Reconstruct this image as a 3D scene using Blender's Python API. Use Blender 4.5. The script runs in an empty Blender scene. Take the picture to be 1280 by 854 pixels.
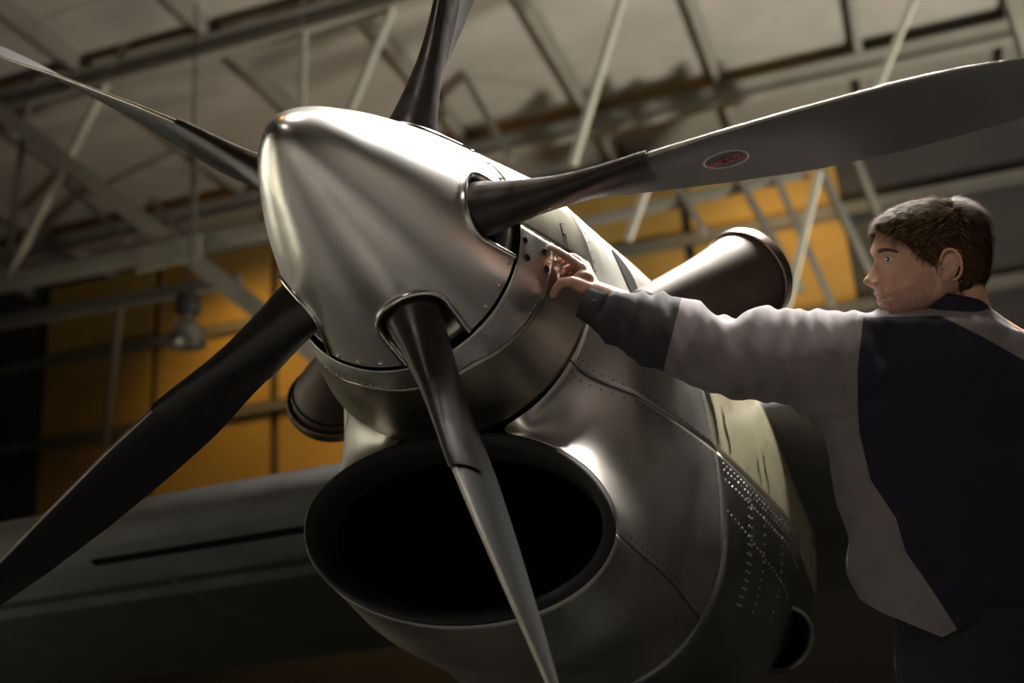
import bpy, bmesh, math, random
import numpy as np
from mathutils import Vector, Matrix, noise

random.seed(7)
rng = np.random.default_rng(7)
scene = bpy.context.scene
COL = scene.collection

# ------------------------------------------------------------------ camera frame (solved from the photograph)
FPX, CX, CY = 1500.0, 640.0, 427.0
CAMH = 1.45
Fc = np.array([-0.33186505, 0.35577668, 0.87366386]); Fc /= np.linalg.norm(Fc)   # aircraft nose direction, camera axes
Pc = np.array([-0.27884972, 0.23519350, -2.57428181])                            # propeller hub, camera axes
def ray(u, v):
    r = np.array([(u-CX)/FPX, -(v-CY)/FPX, -1.0]); return r
_n = np.cross(ray(0, 645), ray(450, 578))
Wc = np.cross(_n, Fc); Wc /= np.linalg.norm(Wc)
if Wc[0] < 0: Wc = -Wc
Uc = np.cross(Fc, Wc)
_e = math.radians(4.0)                                                           # nose-up attitude on the ground
UPc = Uc*math.cos(_e)+Fc*math.sin(_e)
_y = np.array([0, 0, -1.0]); _y = _y-UPc*(_y@UPc); _y /= np.linalg.norm(_y)
_x = np.cross(_y, UPc)
RW = np.array([_x, _y, UPc])                                                     # camera axes -> world axes
CAM = np.array([0, 0, CAMH])
def wat(u, v, depth): return CAM+RW@(ray(u, v)*depth)
HUB = CAM+RW@Pc
FW, WW, UW = RW@Fc, RW@Wc, RW@Uc
AW = -FW.copy(); AW[2] = 0; AW /= np.linalg.norm(AW)                             # hangar long axis
def hang(a, w, z): return np.array([HUB[0], HUB[1], 0])+AW*a+WW*w+np.array([0, 0, z])
def onA(u, v, d):                                                               # pixel ray -> vertical cross plane d metres aft of the hub
    r = RW@ray(u, v); t = ((HUB+d*AW-CAM)@AW)/(r@AW); return CAM+r*t
def onZ(u, v, z):
    r = RW@ray(u, v); return CAM+r*((z-CAMH)/r[2])

cam_data = bpy.data.cameras.new('camera')
cam = bpy.data.objects.new('camera', cam_data); COL.objects.link(cam)
M = Matrix.Identity(4)
for i in range(3):
    for j in range(3): M[i][j] = RW[i][j]
M.translation = Vector(CAM)
cam.matrix_world = M
cam_data.sensor_width = 36.0
cam_data.lens = FPX*36.0/1280.0
cam_data.clip_start = 0.05; cam_data.clip_end = 200
cam_data.dof.use_dof = True
cam_data.dof.focus_distance = 2.66
cam_data.dof.aperture_fstop = 1.8
scene.camera = cam

# ------------------------------------------------------------------ world, lights, exposure
world = bpy.data.worlds.new('world'); scene.world = world; world.use_nodes = True
bg = world.node_tree.nodes['Background']
bg.inputs[0].default_value = (0.9, 0.95, 1.0, 1); bg.inputs[1].default_value = 0.002
vs = scene.view_settings
vs.view_transform = 'Standard'; vs.look = 'None'; vs.gamma = 1.0; vs.exposure = 0.0; vs.use_curve_mapping = False

def area(name, loc, target, size, power, color, sizey=None, spread=180):
    l = bpy.data.lights.new(name, 'AREA'); l.energy = power; l.color = color
    l.shape = 'RECTANGLE'; l.spread = math.radians(spread); l.size = size; l.size_y = sizey or size
    o = bpy.data.objects.new(name, l); COL.objects.link(o)
    o.location = Vector(loc)
    o.rotation_euler = (Vector(target)-Vector(loc)).to_track_quat('-Z', 'Y').to_euler()
    return o
def spot(name, loc, target, power, color, ang, blend=0.8, rad=0.2):
    l = bpy.data.lights.new(name, 'SPOT'); l.energy = power; l.color = color
    l.spot_size = math.radians(ang); l.spot_blend = blend; l.shadow_soft_size = rad
    o = bpy.data.objects.new(name, l); COL.objects.link(o)
    o.location = Vector(loc)
    o.rotation_euler = (Vector(target)-Vector(loc)).to_track_quat('-Z', 'Y').to_euler()
    return o
# overhead hangar flood beyond the engine (key)
area('overhead_flood', hang(2.4, 1.0, 6.2), hang(0.0, 0.3, 2.6), 1.6, 175, (1.0, 0.96, 0.88), 0.9, 62)
# roof lamp: pool of light on the floor beside the propeller
spot('floor_lamp', hang(-1.6, 1.2, 9.6), hang(-1.4, 1.1, 0), 2700, (1.0, 0.93, 0.84), 34, 0.8, 0.3)
# added spot on the made-up bounce wall to the left
spot('bounce_spot', hang(1.0, -4.0, 7.6), hang(1.0, -7.5, 2.0), 4200, (1.0, 0.96, 0.84), 88, 0.9, 0.2)
spot('side_fill', hang(-1.0, 7.5, 9.0), hang(0.0, 10.0, 0.5), 4200, (1.0, 0.95, 0.86), 95, 1.0, 0.3)  # added spot, brightens the right floor and wall mirrored in the spinner
# added fill spot behind the camera, aimed at the cowl and the mechanic's head
spot('front_fill', hang(-6.0, 1.2, 5.2), hang(0.1, 0.75, 2.85), 400, (1.0, 0.86, 0.72), 21, 1.0, 0.5)
# sodium lamp above the propeller
spot('sodium_lamp', hang(-1.35, -1.75, 8.9), hang(-1.35, -1.75, 0), 60, (1.0, 0.55, 0.10), 120, 0.5, 0.22)
# added upward spots without fixtures, washing the roof from near the floor
spot('roof_wash', hang(7.5, 5.5, 1.0), hang(9.0, 1.5, 10.5), 6800, (1.0, 0.95, 0.84), 100, 1.0, 0.3)
spot('roof_wash', hang(7.5, -4.5, 0.8), hang(9.0, -4.0, 10.5), 500, (1.0, 0.92, 0.74), 95, 1.0, 0.3)

# ------------------------------------------------------------------ helpers
def link(o, parent=None):
    COL.objects.link(o)
    if parent is not None: o.parent = parent
    return o
def mesh_obj(name, verts, faces, mat, parent=None, smooth=True, autos=None):
    me = bpy.data.meshes.new(name)
    me.from_pydata([tuple(map(float, v)) for v in verts], [], [tuple(int(i) for i in f) for f in faces])
    me.update()
    o = bpy.data.objects.new(name, me); link(o, parent)
    if mat: me.materials.append(mat)
    if smooth:
        for p in me.polygons: p.use_smooth = True
        if autos is not None:
            b = bmesh.new(); b.from_mesh(me)
            for e in b.edges:
                if len(e.link_faces) == 2 and e.calc_face_angle(0) > math.radians(autos): e.smooth = False
            b.to_mesh(me); b.free()
    return o
def empty(name, loc=(0, 0, 0), parent=None):
    o = bpy.data.objects.new(name, None); o.location = Vector(loc); o.empty_display_size = 0.1
    return link(o, parent)
def tag(o, label, cat, group=None):
    o['label'] = label; o['category'] = cat
    if group: o['group'] = group
    return o
def struct(o):
    o['kind'] = 'structure'; return o
def grid_faces(nr, nc, close=False, off=0, flip=False):
    fs = []
    for i in range(nr-1):
        for j in range(nc if close else nc-1):
            a = off+i*nc+j; b = off+i*nc+(j+1) % nc; c = off+(i+1)*nc+(j+1) % nc; d = off+(i+1)*nc+j
            fs.append((a, d, c, b) if flip else (a, b, c, d))
    return fs
def frame_of(d):
    d = Vector(d).normalized(); u = d.orthogonal().normalized(); return d, u, d.cross(u)
def tube(path, radii, n=20, caps=True, round_caps=False, squash=None):
    """verts, faces of a tube along a polyline; squash = (dir vector, factor)"""
    P = [np.array(p, float) for p in path]
    radii = list(radii) if hasattr(radii, '__len__') else [radii]*len(P)
    if round_caps:
        d0 = P[0]-P[1]; d0 /= np.linalg.norm(d0); d1 = P[-1]-P[-2]; d1 /= np.linalg.norm(d1)
        pre = [(P[0]+d0*radii[0]*math.sin(a), radii[0]*math.cos(a)) for a in (1.45, 1.1, 0.7, 0.35)]
        post = [(P[-1]+d1*radii[-1]*math.sin(a), radii[-1]*math.cos(a)) for a in (0.35, 0.7, 1.1, 1.45)]
        P = [p for p, _ in pre]+P+[p for p, _ in post]
        radii = [r for _, r in pre]+radii+[r for _, r in post]
    V = []; u = None
    for i, p in enumerate(P):
        t = P[min(i+1, len(P)-1)]-P[max(i-1, 0)]; t = Vector(t).normalized()
        if u is None: u = t.orthogonal().normalized()
        else: u = (u-t*u.dot(t)).normalized()
        w = t.cross(u)
        for k in range(n):
            a = 2*math.pi*k/n
            V.append(np.array(p)+radii[i]*(math.cos(a)*np.array(u)+math.sin(a)*np.array(w)))
    Fs = grid_faces(len(P), n, True)
    if caps:
        Fs.append(tuple(range(n-1, -1, -1))); Fs.append(tuple((len(P)-1)*n+k for k in range(n)))
    if squash is not None:
        c, d, k = squash; d = np.array(d)/np.linalg.norm(d)
        V = [v-d*((v-c)@d)*(1-k) for v in V]
    return V, Fs
def ellipsoid(c, axes, n=24, m=16):
    """axes: three vectors"""
    V = []; 
    for i in range(m+1):
        th = math.pi*i/m
        for j in range(n):
            ph = 2*math.pi*j/n
            V.append(np.array(c)+axes[0]*math.sin(th)*math.cos(ph)+axes[1]*math.sin(th)*math.sin(ph)+axes[2]*math.cos(th))
    return V, grid_faces(m+1, n, True)
def box_vf(c, ax, hs):
    V = []
    for sx in (-1, 1):
        for sy in (-1, 1):
            for sz in (-1, 1):
                V.append(np.array(c)+ax[0]*hs[0]*sx+ax[1]*hs[1]*sy+ax[2]*hs[2]*sz)
    return V, [(0, 1, 3, 2), (4, 6, 7, 5), (0, 4, 5, 1), (2, 3, 7, 6), (0, 2, 6, 4), (1, 5, 7, 3)]
def merge(parts):
    V, F = [], []
    for v, f in parts:
        o = len(V); V += list(v); F += [tuple(i+o for i in q) for q in f]
    return V, F
def fix_normals(o):
    b = bmesh.new(); b.from_mesh(o.data); bmesh.ops.recalc_face_normals(b, faces=b.faces[:]); b.to_mesh(o.data); b.free()
    return o
def beam_vf(p, q, w, h, up=(0, 0, 1)):
    p, q = np.array(p, float), np.array(q, float); d = q-p; L = np.linalg.norm(d); d /= L
    s = np.cross(d, up)
    if np.linalg.norm(s) < 1e-3: s = np.cross(d, (1, 0, 0))
    s /= np.linalg.norm(s); t = np.cross(s, d)
    return box_vf((p+q)/2, (d, s, t), (L/2, w/2, h/2))
def ibeam_vf(p, q, w, h, up=(0, 0, 1), tf=0.16):
    """rolled I section"""
    p, q = np.array(p, float), np.array(q, float); d = q-p; L = np.linalg.norm(d); d /= L
    s = np.cross(d, up)
    if np.linalg.norm(s) < 1e-3: s = np.cross(d, (1, 0, 0))
    s /= np.linalg.norm(s); t = np.cross(s, d); c = (p+q)/2
    return merge([box_vf(c+t*(h/2-h*tf/2), (d, s, t), (L/2, w/2, h*tf/2)), box_vf(c-t*(h/2-h*tf/2), (d, s, t), (L/2, w/2, h*tf/2)),
                  box_vf(c, (d, s, t), (L/2, w*0.12, h/2-h*tf))])

# ------------------------------------------------------------------ materials
def mat(name, color, rough=0.5, metal=0.0, var=0.0, vscale=6.0, detail=6, rvar=0.0, bump=0.0, bscale=60.0, stretch=None, spec=0.5, color2=None):
    m = bpy.data.materials.new(name); m.use_nodes = True
    nt = m.node_tree; p = nt.nodes['Principled BSDF']
    p.inputs['Base Color'].default_value = (*color, 1); p.inputs['Roughness'].default_value = rough
    p.inputs['Metallic'].default_value = metal; p.inputs['Specular IOR Level'].default_value = spec
    if var or rvar or bump or color2:
        tc = nt.nodes.new('ShaderNodeTexCoord'); mp = nt.nodes.new('ShaderNodeMapping')
        nt.links.new(tc.outputs['Object'], mp.inputs['Vector'])
        if stretch: mp.inputs['Scale'].default_value = stretch
        nz = nt.nodes.new('ShaderNodeTexNoise'); nz.inputs['Scale'].default_value = vscale; nz.inputs['Detail'].default_value = detail
        nz.inputs['Roughness'].default_value = 0.62
        nt.links.new(mp.outputs[0], nz.inputs['Vector'])
        if var or color2:
            cr = nt.nodes.new('ShaderNodeValToRGB')
            c2 = color2 or tuple(min(1, c*(1+var)) for c in color); c1 = color if color2 else tuple(c*(1-var) for c in color)
            cr.color_ramp.elements[0].position = 0.33; cr.color_ramp.elements[1].position = 0.68
            cr.color_ramp.elements[0].color = (*c1, 1); cr.color_ramp.elements[1].color = (*c2, 1)
            nt.links.new(nz.outputs['Fac'], cr.inputs[0]); nt.links.new(cr.outputs[0], p.inputs['Base Color'])
        if rvar:
            mr = nt.nodes.new('ShaderNodeMapRange'); mr.inputs['From Min'].default_value = 0.3; mr.inputs['From Max'].default_value = 0.7
            mr.inputs['To Min'].default_value = rough-rvar; mr.inputs['To Max'].default_value = rough+rvar
            nt.links.new(nz.outputs['Fac'], mr.inputs['Value']); nt.links.new(mr.outputs[0], p.inputs['Roughness'])
        if bump:
            nb = nt.nodes.new('ShaderNodeTexNoise'); nb.inputs['Scale'].default_value = bscale; nb.inputs['Detail'].default_value = 3
            nt.links.new(mp.outputs[0], nb.inputs['Vector'])
            bp = nt.nodes.new('ShaderNodeBump'); bp.inputs['Strength'].default_value = bump; bp.inputs['Distance'].default_value = 0.01
            nt.links.new(nb.outputs['Fac'], bp.inputs['Height']); nt.links.new(bp.outputs[0], p.inputs['Normal'])
    return m
M_spin = mat('polished_aluminium', (0.86, 0.84, 0.81), 0.30, 1.0, var=0.06, vscale=3, rvar=0.03, detail=1)
M_rim = mat('bright_rim_metal', (0.80, 0.78, 0.75), 0.22, 1.0)
M_bowl = mat('worn_bowl_metal', (0.36, 0.335, 0.27), 0.32, 1.0, var=0.20, vscale=5, rvar=0.06, detail=2)
M_strip = mat('scratched_strip_metal', (0.66, 0.65, 0.63), 0.36, 1.0, var=0.16, vscale=18, rvar=0.10)
M_cowl = mat('dull_cowl_aluminium', (0.48, 0.465, 0.435), 0.45, 1.0, var=0.14, vscale=5, rvar=0.05, detail=3)
M_liner = mat('dark_joint', (0.006, 0.006, 0.005), 0.9, spec=0.05)
M_black = mat('black_rubber', (0.008, 0.008, 0.008), 0.75, var=0.3, vscale=30)
M_duct = mat('duct_black', (0.005, 0.005, 0.005), 0.9, spec=0.05)
M_boot = mat('deicing_boot_rubber', (0.026, 0.022, 0.021), 0.34, var=0.25, vscale=24, rvar=0.08)
M_blade = mat('grey_blade_paint', (0.115, 0.112, 0.108), 0.42, var=0.10, vscale=9, rvar=0.05)
M_bladeblk = mat('black_blade_back', (0.013, 0.012, 0.012), 0.5, var=0.15, vscale=9)
M_edge = mat('bare_leading_edge', (0.42, 0.40, 0.36), 0.4, 0.9, var=0.2, vscale=30)
M_exh = mat('exhaust_steel', (0.070, 0.054, 0.044), 0.58, 0.6, var=0.3, vscale=5, rvar=0.08)
M_exrim = mat('exhaust_rim_steel', (0.30, 0.24, 0.20), 0.28, 1.0, var=0.25, vscale=14)
M_cream = mat('cream_painted_fairing', (0.50, 0.46, 0.30), 0.30, 0.25, color2=(0.62, 0.57, 0.40), vscale=5, rvar=0.06, stretch=(6, 1, 1))
M_cowllow = mat('shade_dark_lower_cowl', (0.34, 0.33, 0.30), 0.48, 1.0, var=0.2, vscale=4, rvar=0.05, detail=3)  # darker copy of the cowl metal, underside shade put into its colour
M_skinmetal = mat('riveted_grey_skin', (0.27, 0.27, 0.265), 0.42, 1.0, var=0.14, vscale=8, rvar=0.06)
M_rivet = mat('rivet_steel', (0.62, 0.60, 0.56), 0.32, 1.0)
M_screw = mat('screw_steel', (0.72, 0.70, 0.66), 0.25, 1.0)
M_darkscrew = mat('dark_fastener', (0.05, 0.05, 0.05), 0.4, 0.8)
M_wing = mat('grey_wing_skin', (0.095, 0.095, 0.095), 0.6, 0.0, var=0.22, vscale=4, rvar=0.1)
M_wingdark = mat('wing_shade_dark', (0.02, 0.02, 0.02), 0.7, 0.0, var=0.25, vscale=3)  # darker copy of the wing grey, shade below the wing put into it
M_red = mat('decal_red', (0.55, 0.03, 0.035), 0.45)
M_white = mat('decal_white', (0.70, 0.70, 0.66), 0.45)
M_decal = mat('decal_dark', (0.06, 0.065, 0.05), 0.5)
M_tyre = mat('tyre_rubber', (0.015, 0.015, 0.015), 0.7)
# setting
M_floor = mat('grey_concrete', (0.135, 0.13, 0.12), 0.7, var=0.2, vscale=1.5, bump=0.1, bscale=8)
M_wall = mat('hangar_wall_grey', (0.30, 0.28, 0.25), 0.8, var=0.12, vscale=0.8)
M_clad = mat('dark_wall_cladding', (0.045, 0.04, 0.035), 0.8, var=0.15, vscale=0.8)
M_bounce = mat('bounce_white', (0.80, 0.78, 0.70), 0.7, var=0.04, vscale=0.8)  # white of the added bounce wall and floor strip
M_roof = mat('roof_deck_grey', (0.30, 0.275, 0.235), 0.75, var=0.16, vscale=0.7)
M_purlin = mat('purlin_grey', (0.22, 0.205, 0.17), 0.6, var=0.1, vscale=1)
M_beam = mat('beam_cream_paint', (0.36, 0.34, 0.28), 0.55, var=0.10, vscale=1.5)
M_beamdk = mat('brace_grey_paint', (0.15, 0.14, 0.115), 0.6, var=0.1, vscale=1.5)
M_amber = mat('amber_lit_insulation', (0.30, 0.17, 0.035), 0.8, color2=(0.42, 0.25, 0.06), vscale=0.6)
M_lampdk = mat('lamp_housing', (0.035, 0.033, 0.033), 0.5)
M_lampalu = mat('lamp_reflector', (0.30, 0.29, 0.26), 0.35, 0.9)
M_steel = mat('stand_paint', (0.06, 0.06, 0.062), 0.5)
# person
M_skin = mat('skin', (0.52, 0.29, 0.21), 0.5, var=0.12, vscale=40, bump=0.05, bscale=300)
M_hair = mat('brown_hair', (0.105, 0.062, 0.032), 0.7, var=0.35, vscale=60, spec=0.12)
M_hairbase = mat('hair_base', (0.035, 0.021, 0.011), 0.9, spec=0.02)
M_brow = mat('eyebrow_hair', (0.055, 0.032, 0.018), 0.6)
M_eye = mat('eye_white', (0.62, 0.58, 0.54), 0.2)
M_iris = mat('iris', (0.03, 0.03, 0.03), 0.15)
M_lip = mat('lip_skin', (0.33, 0.13, 0.10), 0.45)
M_nail = mat('nail', (0.50, 0.30, 0.24), 0.3)
M_grey = mat('grey_workwear', (0.185, 0.165, 0.172), 0.85, var=0.10, vscale=14, bump=0.25, bscale=900, spec=0.2)
M_cuff = mat('charcoal_workwear', (0.040, 0.038, 0.042), 0.85, var=0.12, vscale=14, bump=0.25, bscale=900, spec=0.2)
M_navy = mat('navy_workwear', (0.019, 0.018, 0.031), 0.85, var=0.15, vscale=10, bump=0.25, bscale=900, spec=0.2)
M_trouser = mat('dark_trousers', (0.014, 0.014, 0.020), 0.9)
M_bootl = mat('boot_leather', (0.015, 0.012, 0.010), 0.6)
M_button = mat('button', (0.10, 0.09, 0.09), 0.4)

# ------------------------------------------------------------------ hangar
ZC, ABACK, AFRONT, WL, WR = 10.5, 15.0, -13.0, -16.0, 13.0
def slab(name, corners, m, thick, up):
    c = [np.array(p, float) for p in corners]; V = c+[p+np.array(up)*thick for p in c]
    return mesh_obj(name, V, [(0, 1, 2, 3), (7, 6, 5, 4), (0, 4, 5, 1), (1, 5, 6, 2), (2, 6, 7, 3), (3, 7, 4, 0)], m, None, False)
fl = struct(slab('floor', [hang(AFRONT, WL, 0), hang(AFRONT, WR, 0), hang(ABACK, WR, 0), hang(ABACK, WL, 0)], M_floor, 0.2, (0, 0, -1)))
ce = struct(slab('ceiling', [hang(AFRONT, WL, ZC), hang(AFRONT, WR, ZC), hang(ABACK, WR, ZC), hang(ABACK, WL, ZC)], M_purlin, 0.15, (0, 0, 1)))
wb = struct(slab('wall_back', [hang(ABACK, WL, 0), hang(ABACK, WR, 0), hang(ABACK, WR, ZC), hang(ABACK, WL, ZC)], M_clad, 0.2, AW))
wf = struct(slab('wall_front', [hang(AFRONT, WL, 0), hang(AFRONT, WR, 0), hang(AFRONT, WR, ZC), hang(AFRONT, WL, ZC)], M_wall, 0.2, -AW))
wl = struct(slab('wall_left', [hang(AFRONT, WL, 0), hang(ABACK, WL, 0), hang(ABACK, WL, ZC), hang(AFRONT, WL, ZC)], M_wall, 0.2, -WW))
wr = struct(slab('wall_right', [hang(AFRONT, WR, 0), hang(ABACK, WR, 0), hang(ABACK, WR, ZC), hang(AFRONT, WR, ZC)], M_wall, 0.2, WW))
Zup = np.array([0, 0, 1.0])
wa = struct(slab('wall_bounce', [hang(-6, -7.5, 0), hang(4.3, -7.5, 0), hang(4.3, -7.5, 4.7), hang(-6, -7.5, 4.7)], M_bounce, 0.15, -WW))  # added unseen wall, gives the spinner a bright reflection on its left
v_, f_ = box_vf(hang(-0.8, -6.0, 0.003), (AW, WW, Zup), (5.1, 1.45, 0.003)); mesh_obj('floor_bounce', v_, f_, M_bounce, fl, False)  # added white floor strip, carries the spinner's bright reflection lower
# roof deck sheets, purlins and rafters
def child_copies(name, v, f, m, parent, places, smooth=False):
    src = None
    for p in places:
        if src is None:
            o = mesh_obj(name, v, f, m, parent, smooth); src = o
        else:
            o = bpy.data.objects.new(name, src.data); link(o, parent)
        o.location = Vector(p)
sheet_v, sheet_f = box_vf((0, 0, 0), (AW, WW, Zup), (1.96, 0.93, 0.02))
child_copies('roof_sheet', sheet_v, sheet_f, M_roof, ce, [hang(a, w, ZC-0.03) for a in np.arange(3.0, 15.0, 4.0) for w in np.arange(-15, 13, 1.92)])
pv, pf = ibeam_vf(-AW*6.0, AW*6.0, 0.10, 0.22)
child_copies('purlin', pv, pf, M_purlin, ce, [hang(9.0, w, ZC-0.17) for w in np.arange(-15.96, 13, 1.92)])
rv, rf = ibeam_vf(-WW*14.4, WW*14.4, 0.16, 0.30)
child_copies('rafter', rv, rf, M_purlin, ce, [hang(a, -1.5, ZC-0.44) for a in (5.0, 9.0, 13.0)])
# insulation panels on the upper back wall, amber lamplight partly put into their colour
iv, if_ = box_vf((0, 0, 0), (AW, WW, Zup), (0.04, 1.12, 0.72))
child_copies('insulation_panel', iv, if_, M_amber, wb, [hang(14.93, w, z) for w in np.arange(-12.4, 4.0, 2.4) for z, lim in ((9.55, 1.5), (8.02, 1.5), (6.49, -0.5), (4.96, -0.5)) if w < lim])
gv, gf = ibeam_vf(-WW*14.4, WW*14.4, 0.10, 0.16)
child_copies('wall_girt', gv, gf, M_beamdk, wb, [hang(14.82, -1.5, z) for z in (8.79, 7.26, 5.73, 4.2)])
# truss members placed on the cross frames they belong to
def member(name, a, b, d, w, h, m, parent=ce, kind='box'):
    p, q = onA(*a, d), onA(*b, d)
    v, f = (ibeam_vf if kind == 'i' else beam_vf)(p, q, w, h, AW)
    return mesh_obj(name, v, f, m, parent, False)
truss = empty('roof_truss', hang(9.0, -6, ZC), ce)
def tm(*args, **k):
    o = member(*args, parent=truss, **k)
    o.matrix_parent_inverse = Matrix.Translation(-Vector(hang(9.0, -6, ZC)))
    return o
tm('diagonal_beam', (-60, 92), (430, 470), 9.0, 0.20, 0.30, M_beam, kind='i')
tm('cross_beam', (-60, 367), (420, 274), 9.05, 0.16, 0.17, M_beam, kind='i')
tm('lower_cross_beam', (-60, 415), (300, 350), 9.4, 0.14, 0.13, M_beamdk)
for a, b, w in (((196, -20), (12, 345), 0.10), ((52, -20), (10, 332), 0.07), ((381, -20), (377, 190), 0.085), ((503, -20), (425, 170), 0.10),
                ((783, -20), (716, 205), 0.13), ((1150, -20), (1095, 115), 0.10), ((1024, 215), (980, 400), 0.10), ((815, 215), (785, 300), 0.10)):
    tm('web_strut', a, b, 9.0, 0.06, w, M_beam if w > 0.08 else M_beamdk)
tm('diagonal_beam', (1256, -30), (1300, 110), 9.0, 0.15, 0.24, M_beam, kind='i')
for a, b, w in (((560, 60), (640, 200), 0.20), ((1070, 200), (1150, 400), 0.34), ((960, 200), (1040, 380), 0.16), ((905, 190), (1000, 360), 0.36), ((1015, 190), (1110, 390), 0.38), ((830, 200), (880, 290), 0.30), ((700, 285), (1010, 215), 0.18),
                ((160, 300), (60, 210), 0.12), ((330, 400), (190, 250), 0.12), ((130, 560), (150, 380), 0.10), ((245, 190), (240, 305), 0.07)):
    tm('wind_brace', a, b, 11.5, 0.08, w, M_beamdk)
for u, v in ((232, 312), (190, 322)):
    c = onA(u, v, 8.85); gv_, gf_ = box_vf(c, (AW, WW, Zup), (0.02, 0.20, 0.15))
    o = mesh_obj('gusset_plate', gv_, gf_, M_beam, truss, False); o.matrix_parent_inverse = Matrix.Translation(-Vector(hang(9.0, -6, ZC)))
# sodium lamps lighting the back wall insulation
for w_, z_, pw in ((-9.0, 9.6, 260), (-5.6, 9.4, 620), (-0.2, 9.6, 210)):
    spot('sodium_lamp', hang(12.6, w_, z_), hang(15.0, w_, 7.4), pw, (1.0, 0.66, 0.22), 105, 1.0, 0.2)

# pendant high-bay lamp
LD = 8.0
lb = onA(234, 432, LD)
def revolve(profile, n=32, axis=Zup, origin=(0, 0, 0), close_ends=False):
    d, u, w = frame_of(axis); d, u, w = np.array(d), np.array(u), np.array(w); V = []
    for r, h in profile:
        for k in range(n):
            a = 2*math.pi*k/n; V.append(np.array(origin)+d*h+r*(math.cos(a)*u+math.sin(a)*w))
    return V, grid_faces(len(profile), n, True)
lamp = tag(empty('pendant_lamp', lb), 'dark bell-shaped high-bay pendant lamp hanging below the roof beams', 'lamp')
sc = 1.0
v, f = revolve([(0.20, 0.0), (0.205, 0.02), (0.195, 0.08), (0.165, 0.16), (0.12, 0.24), (0.075, 0.28), (0.07, 0.285)]); mesh_obj('reflector', v, f, M_lampalu, lamp)
v, f = revolve([(0.0, 0.30), (0.05, 0.285), (0.06, 0.33), (0.12, 0.36), (0.135, 0.42), (0.135, 0.52), (0.11, 0.57), (0.05, 0.59), (0.0, 0.595)]); mesh_obj('ballast_housing', v, f, M_lampdk, lamp)
v, f = tube([(0, 0, 0.59), (0, 0, ZC-lb[2]-0.55)], 0.012, 8); mesh_obj('cord', v, f, M_lampdk, lamp)

# ------------------------------------------------------------------ airplane (local axes: x = lateral, y = aft, z = up; origin at the propeller hub)
air = empty('airplane')
AM = Matrix.Identity(4)
for i in range(3):
    AM[i][0] = WW[i]; AM[i][1] = -FW[i]; AM[i][2] = UW[i]
AM.translation = Vector(HUB)
air.matrix_world = AM
tag(air, 'bare metal airplane engine nacelle with five-bladed propeller, silver spinner and dark chin intake', 'airplane')
def loc_of(world_pt):
    d = np.array(world_pt)-HUB; return np.array([d@WW, -(d@FW), d@UW])
def apix(u, v, s=None, l=None, z=None):
    """pixel -> airplane coordinates on the plane s (aft), l (lateral) or z"""
    r = RW@ray(u, v); nv, off = (-FW, s) if s is not None else (WW, l) if l is not None else (UW, z)
    t = ((HUB-CAM)@nv+off)/(r@nv); return loc_of(CAM+r*t)

# ---- spinner profile
SP = np.array([(-0.4475, 0.0), (-0.444, 0.014), (-0.4375, 0.0265), (-0.428, 0.0385), (-0.404, 0.0605), (-0.361, 0.091), (-0.285, 0.1315), (-0.177, 0.1815), (-0.042, 0.2315), (0.093, 0.2755)])
def _smooth_profile(P, n=70):
    t = np.concatenate([[0], np.cumsum(np.hypot(*np.diff(P, axis=0).T))]); t /= t[-1]
    q = np.linspace(0, 1, n)**1.2
    # catmull-rom style cubic hermite
    m = np.gradient(P, t, axis=0); out = []
    for x in q:
        i = min(np.searchsorted(t, x, side='right')-1, len(t)-2); h = t[i+1]-t[i]; y = (x-t[i])/h
        out.append((2*y**3-3*y**2+1)*P[i]+(y**3-2*y**2+y)*h*m[i]+(-2*y**3+3*y**2)*P[i+1]+(y**3-y**2)*h*m[i+1])
    return np.array(out)
SPD = _smooth_profile(SP)
def rsp(s): return float(np.interp(s, SPD[:, 0], SPD[:, 1]))
PH0 = 0.89
BLADE_ANG = [math.radians(PH0+72*k) for k in range(5)]
def rev_y(profile, n=128, a0=0, a1=2*math.pi):
    """surface of revolution about y; profile (y, r)"""
    closed = abs(a1-a0-2*math.pi) < 1e-6; V = []
    ang = [a0+(a1-a0)*k/(n if closed else n-1) for k in range(n)]
    for y, r in profile:
        for a in ang: V.append((r*math.cos(a), y, r*math.sin(a)))
    return V, grid_faces(len(profile), n, closed)
# shell with thickness
inner = [(s+0.002, max(r-0.004, 0.0005)) for s, r in SPD[::-1]]
prof = [(s, max(r, 0.0003)) for s, r in SPD]+inner
v, f = rev_y(prof, 160)
spinner = mesh_obj('spinner', v, f, M_spin, air)
fix_normals(spinner)
SLOT_R, SLOT_C = 0.073, -0.002
def slot_outline(n=24, back=0.2, rad=SLOT_R):
    pts = [(back, -rad)]
    for k in range(n+1):
        a = -math.pi/2-math.pi*k/n
        pts.append((SLOT_C+rad*math.cos(a), rad*math.sin(a)))
    pts.append((back, rad)); return pts   # (s, tangential)
cutters = []
for a in BLADE_ANG:
    o2 = slot_outline(); rad_, tan_ = np.array([math.cos(a), 0, math.sin(a)]), np.array([-math.sin(a), 0, math.cos(a)])
    V = [rad_*0.15+np.array([0, s, 0])+tan_*t for s, t in o2]+[rad_*0.42+np.array([0, s, 0])+tan_*t for s, t in o2]
    n = len(o2)
    cutters.append((V, [tuple(range(n)), tuple(range(2*n-1, n-1, -1))]+[(k, (k+1) % n, n+(k+1) % n, n+k) for k in range(n)]))
cv, cf = merge(cutters)
cut = mesh_obj('cutter', cv, cf, None, air, False); fix_normals(cut)
bm_ = spinner.modifiers.new('b', 'BOOLEAN'); bm_.object = cut; bm_.operation = 'DIFFERENCE'; bm_.solver = 'EXACT'
bpy.context.view_layer.update()
dg = bpy.context.evaluated_depsgraph_get()
nm = bpy.data.meshes.new_from_object(spinner.evaluated_get(dg))
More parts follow.
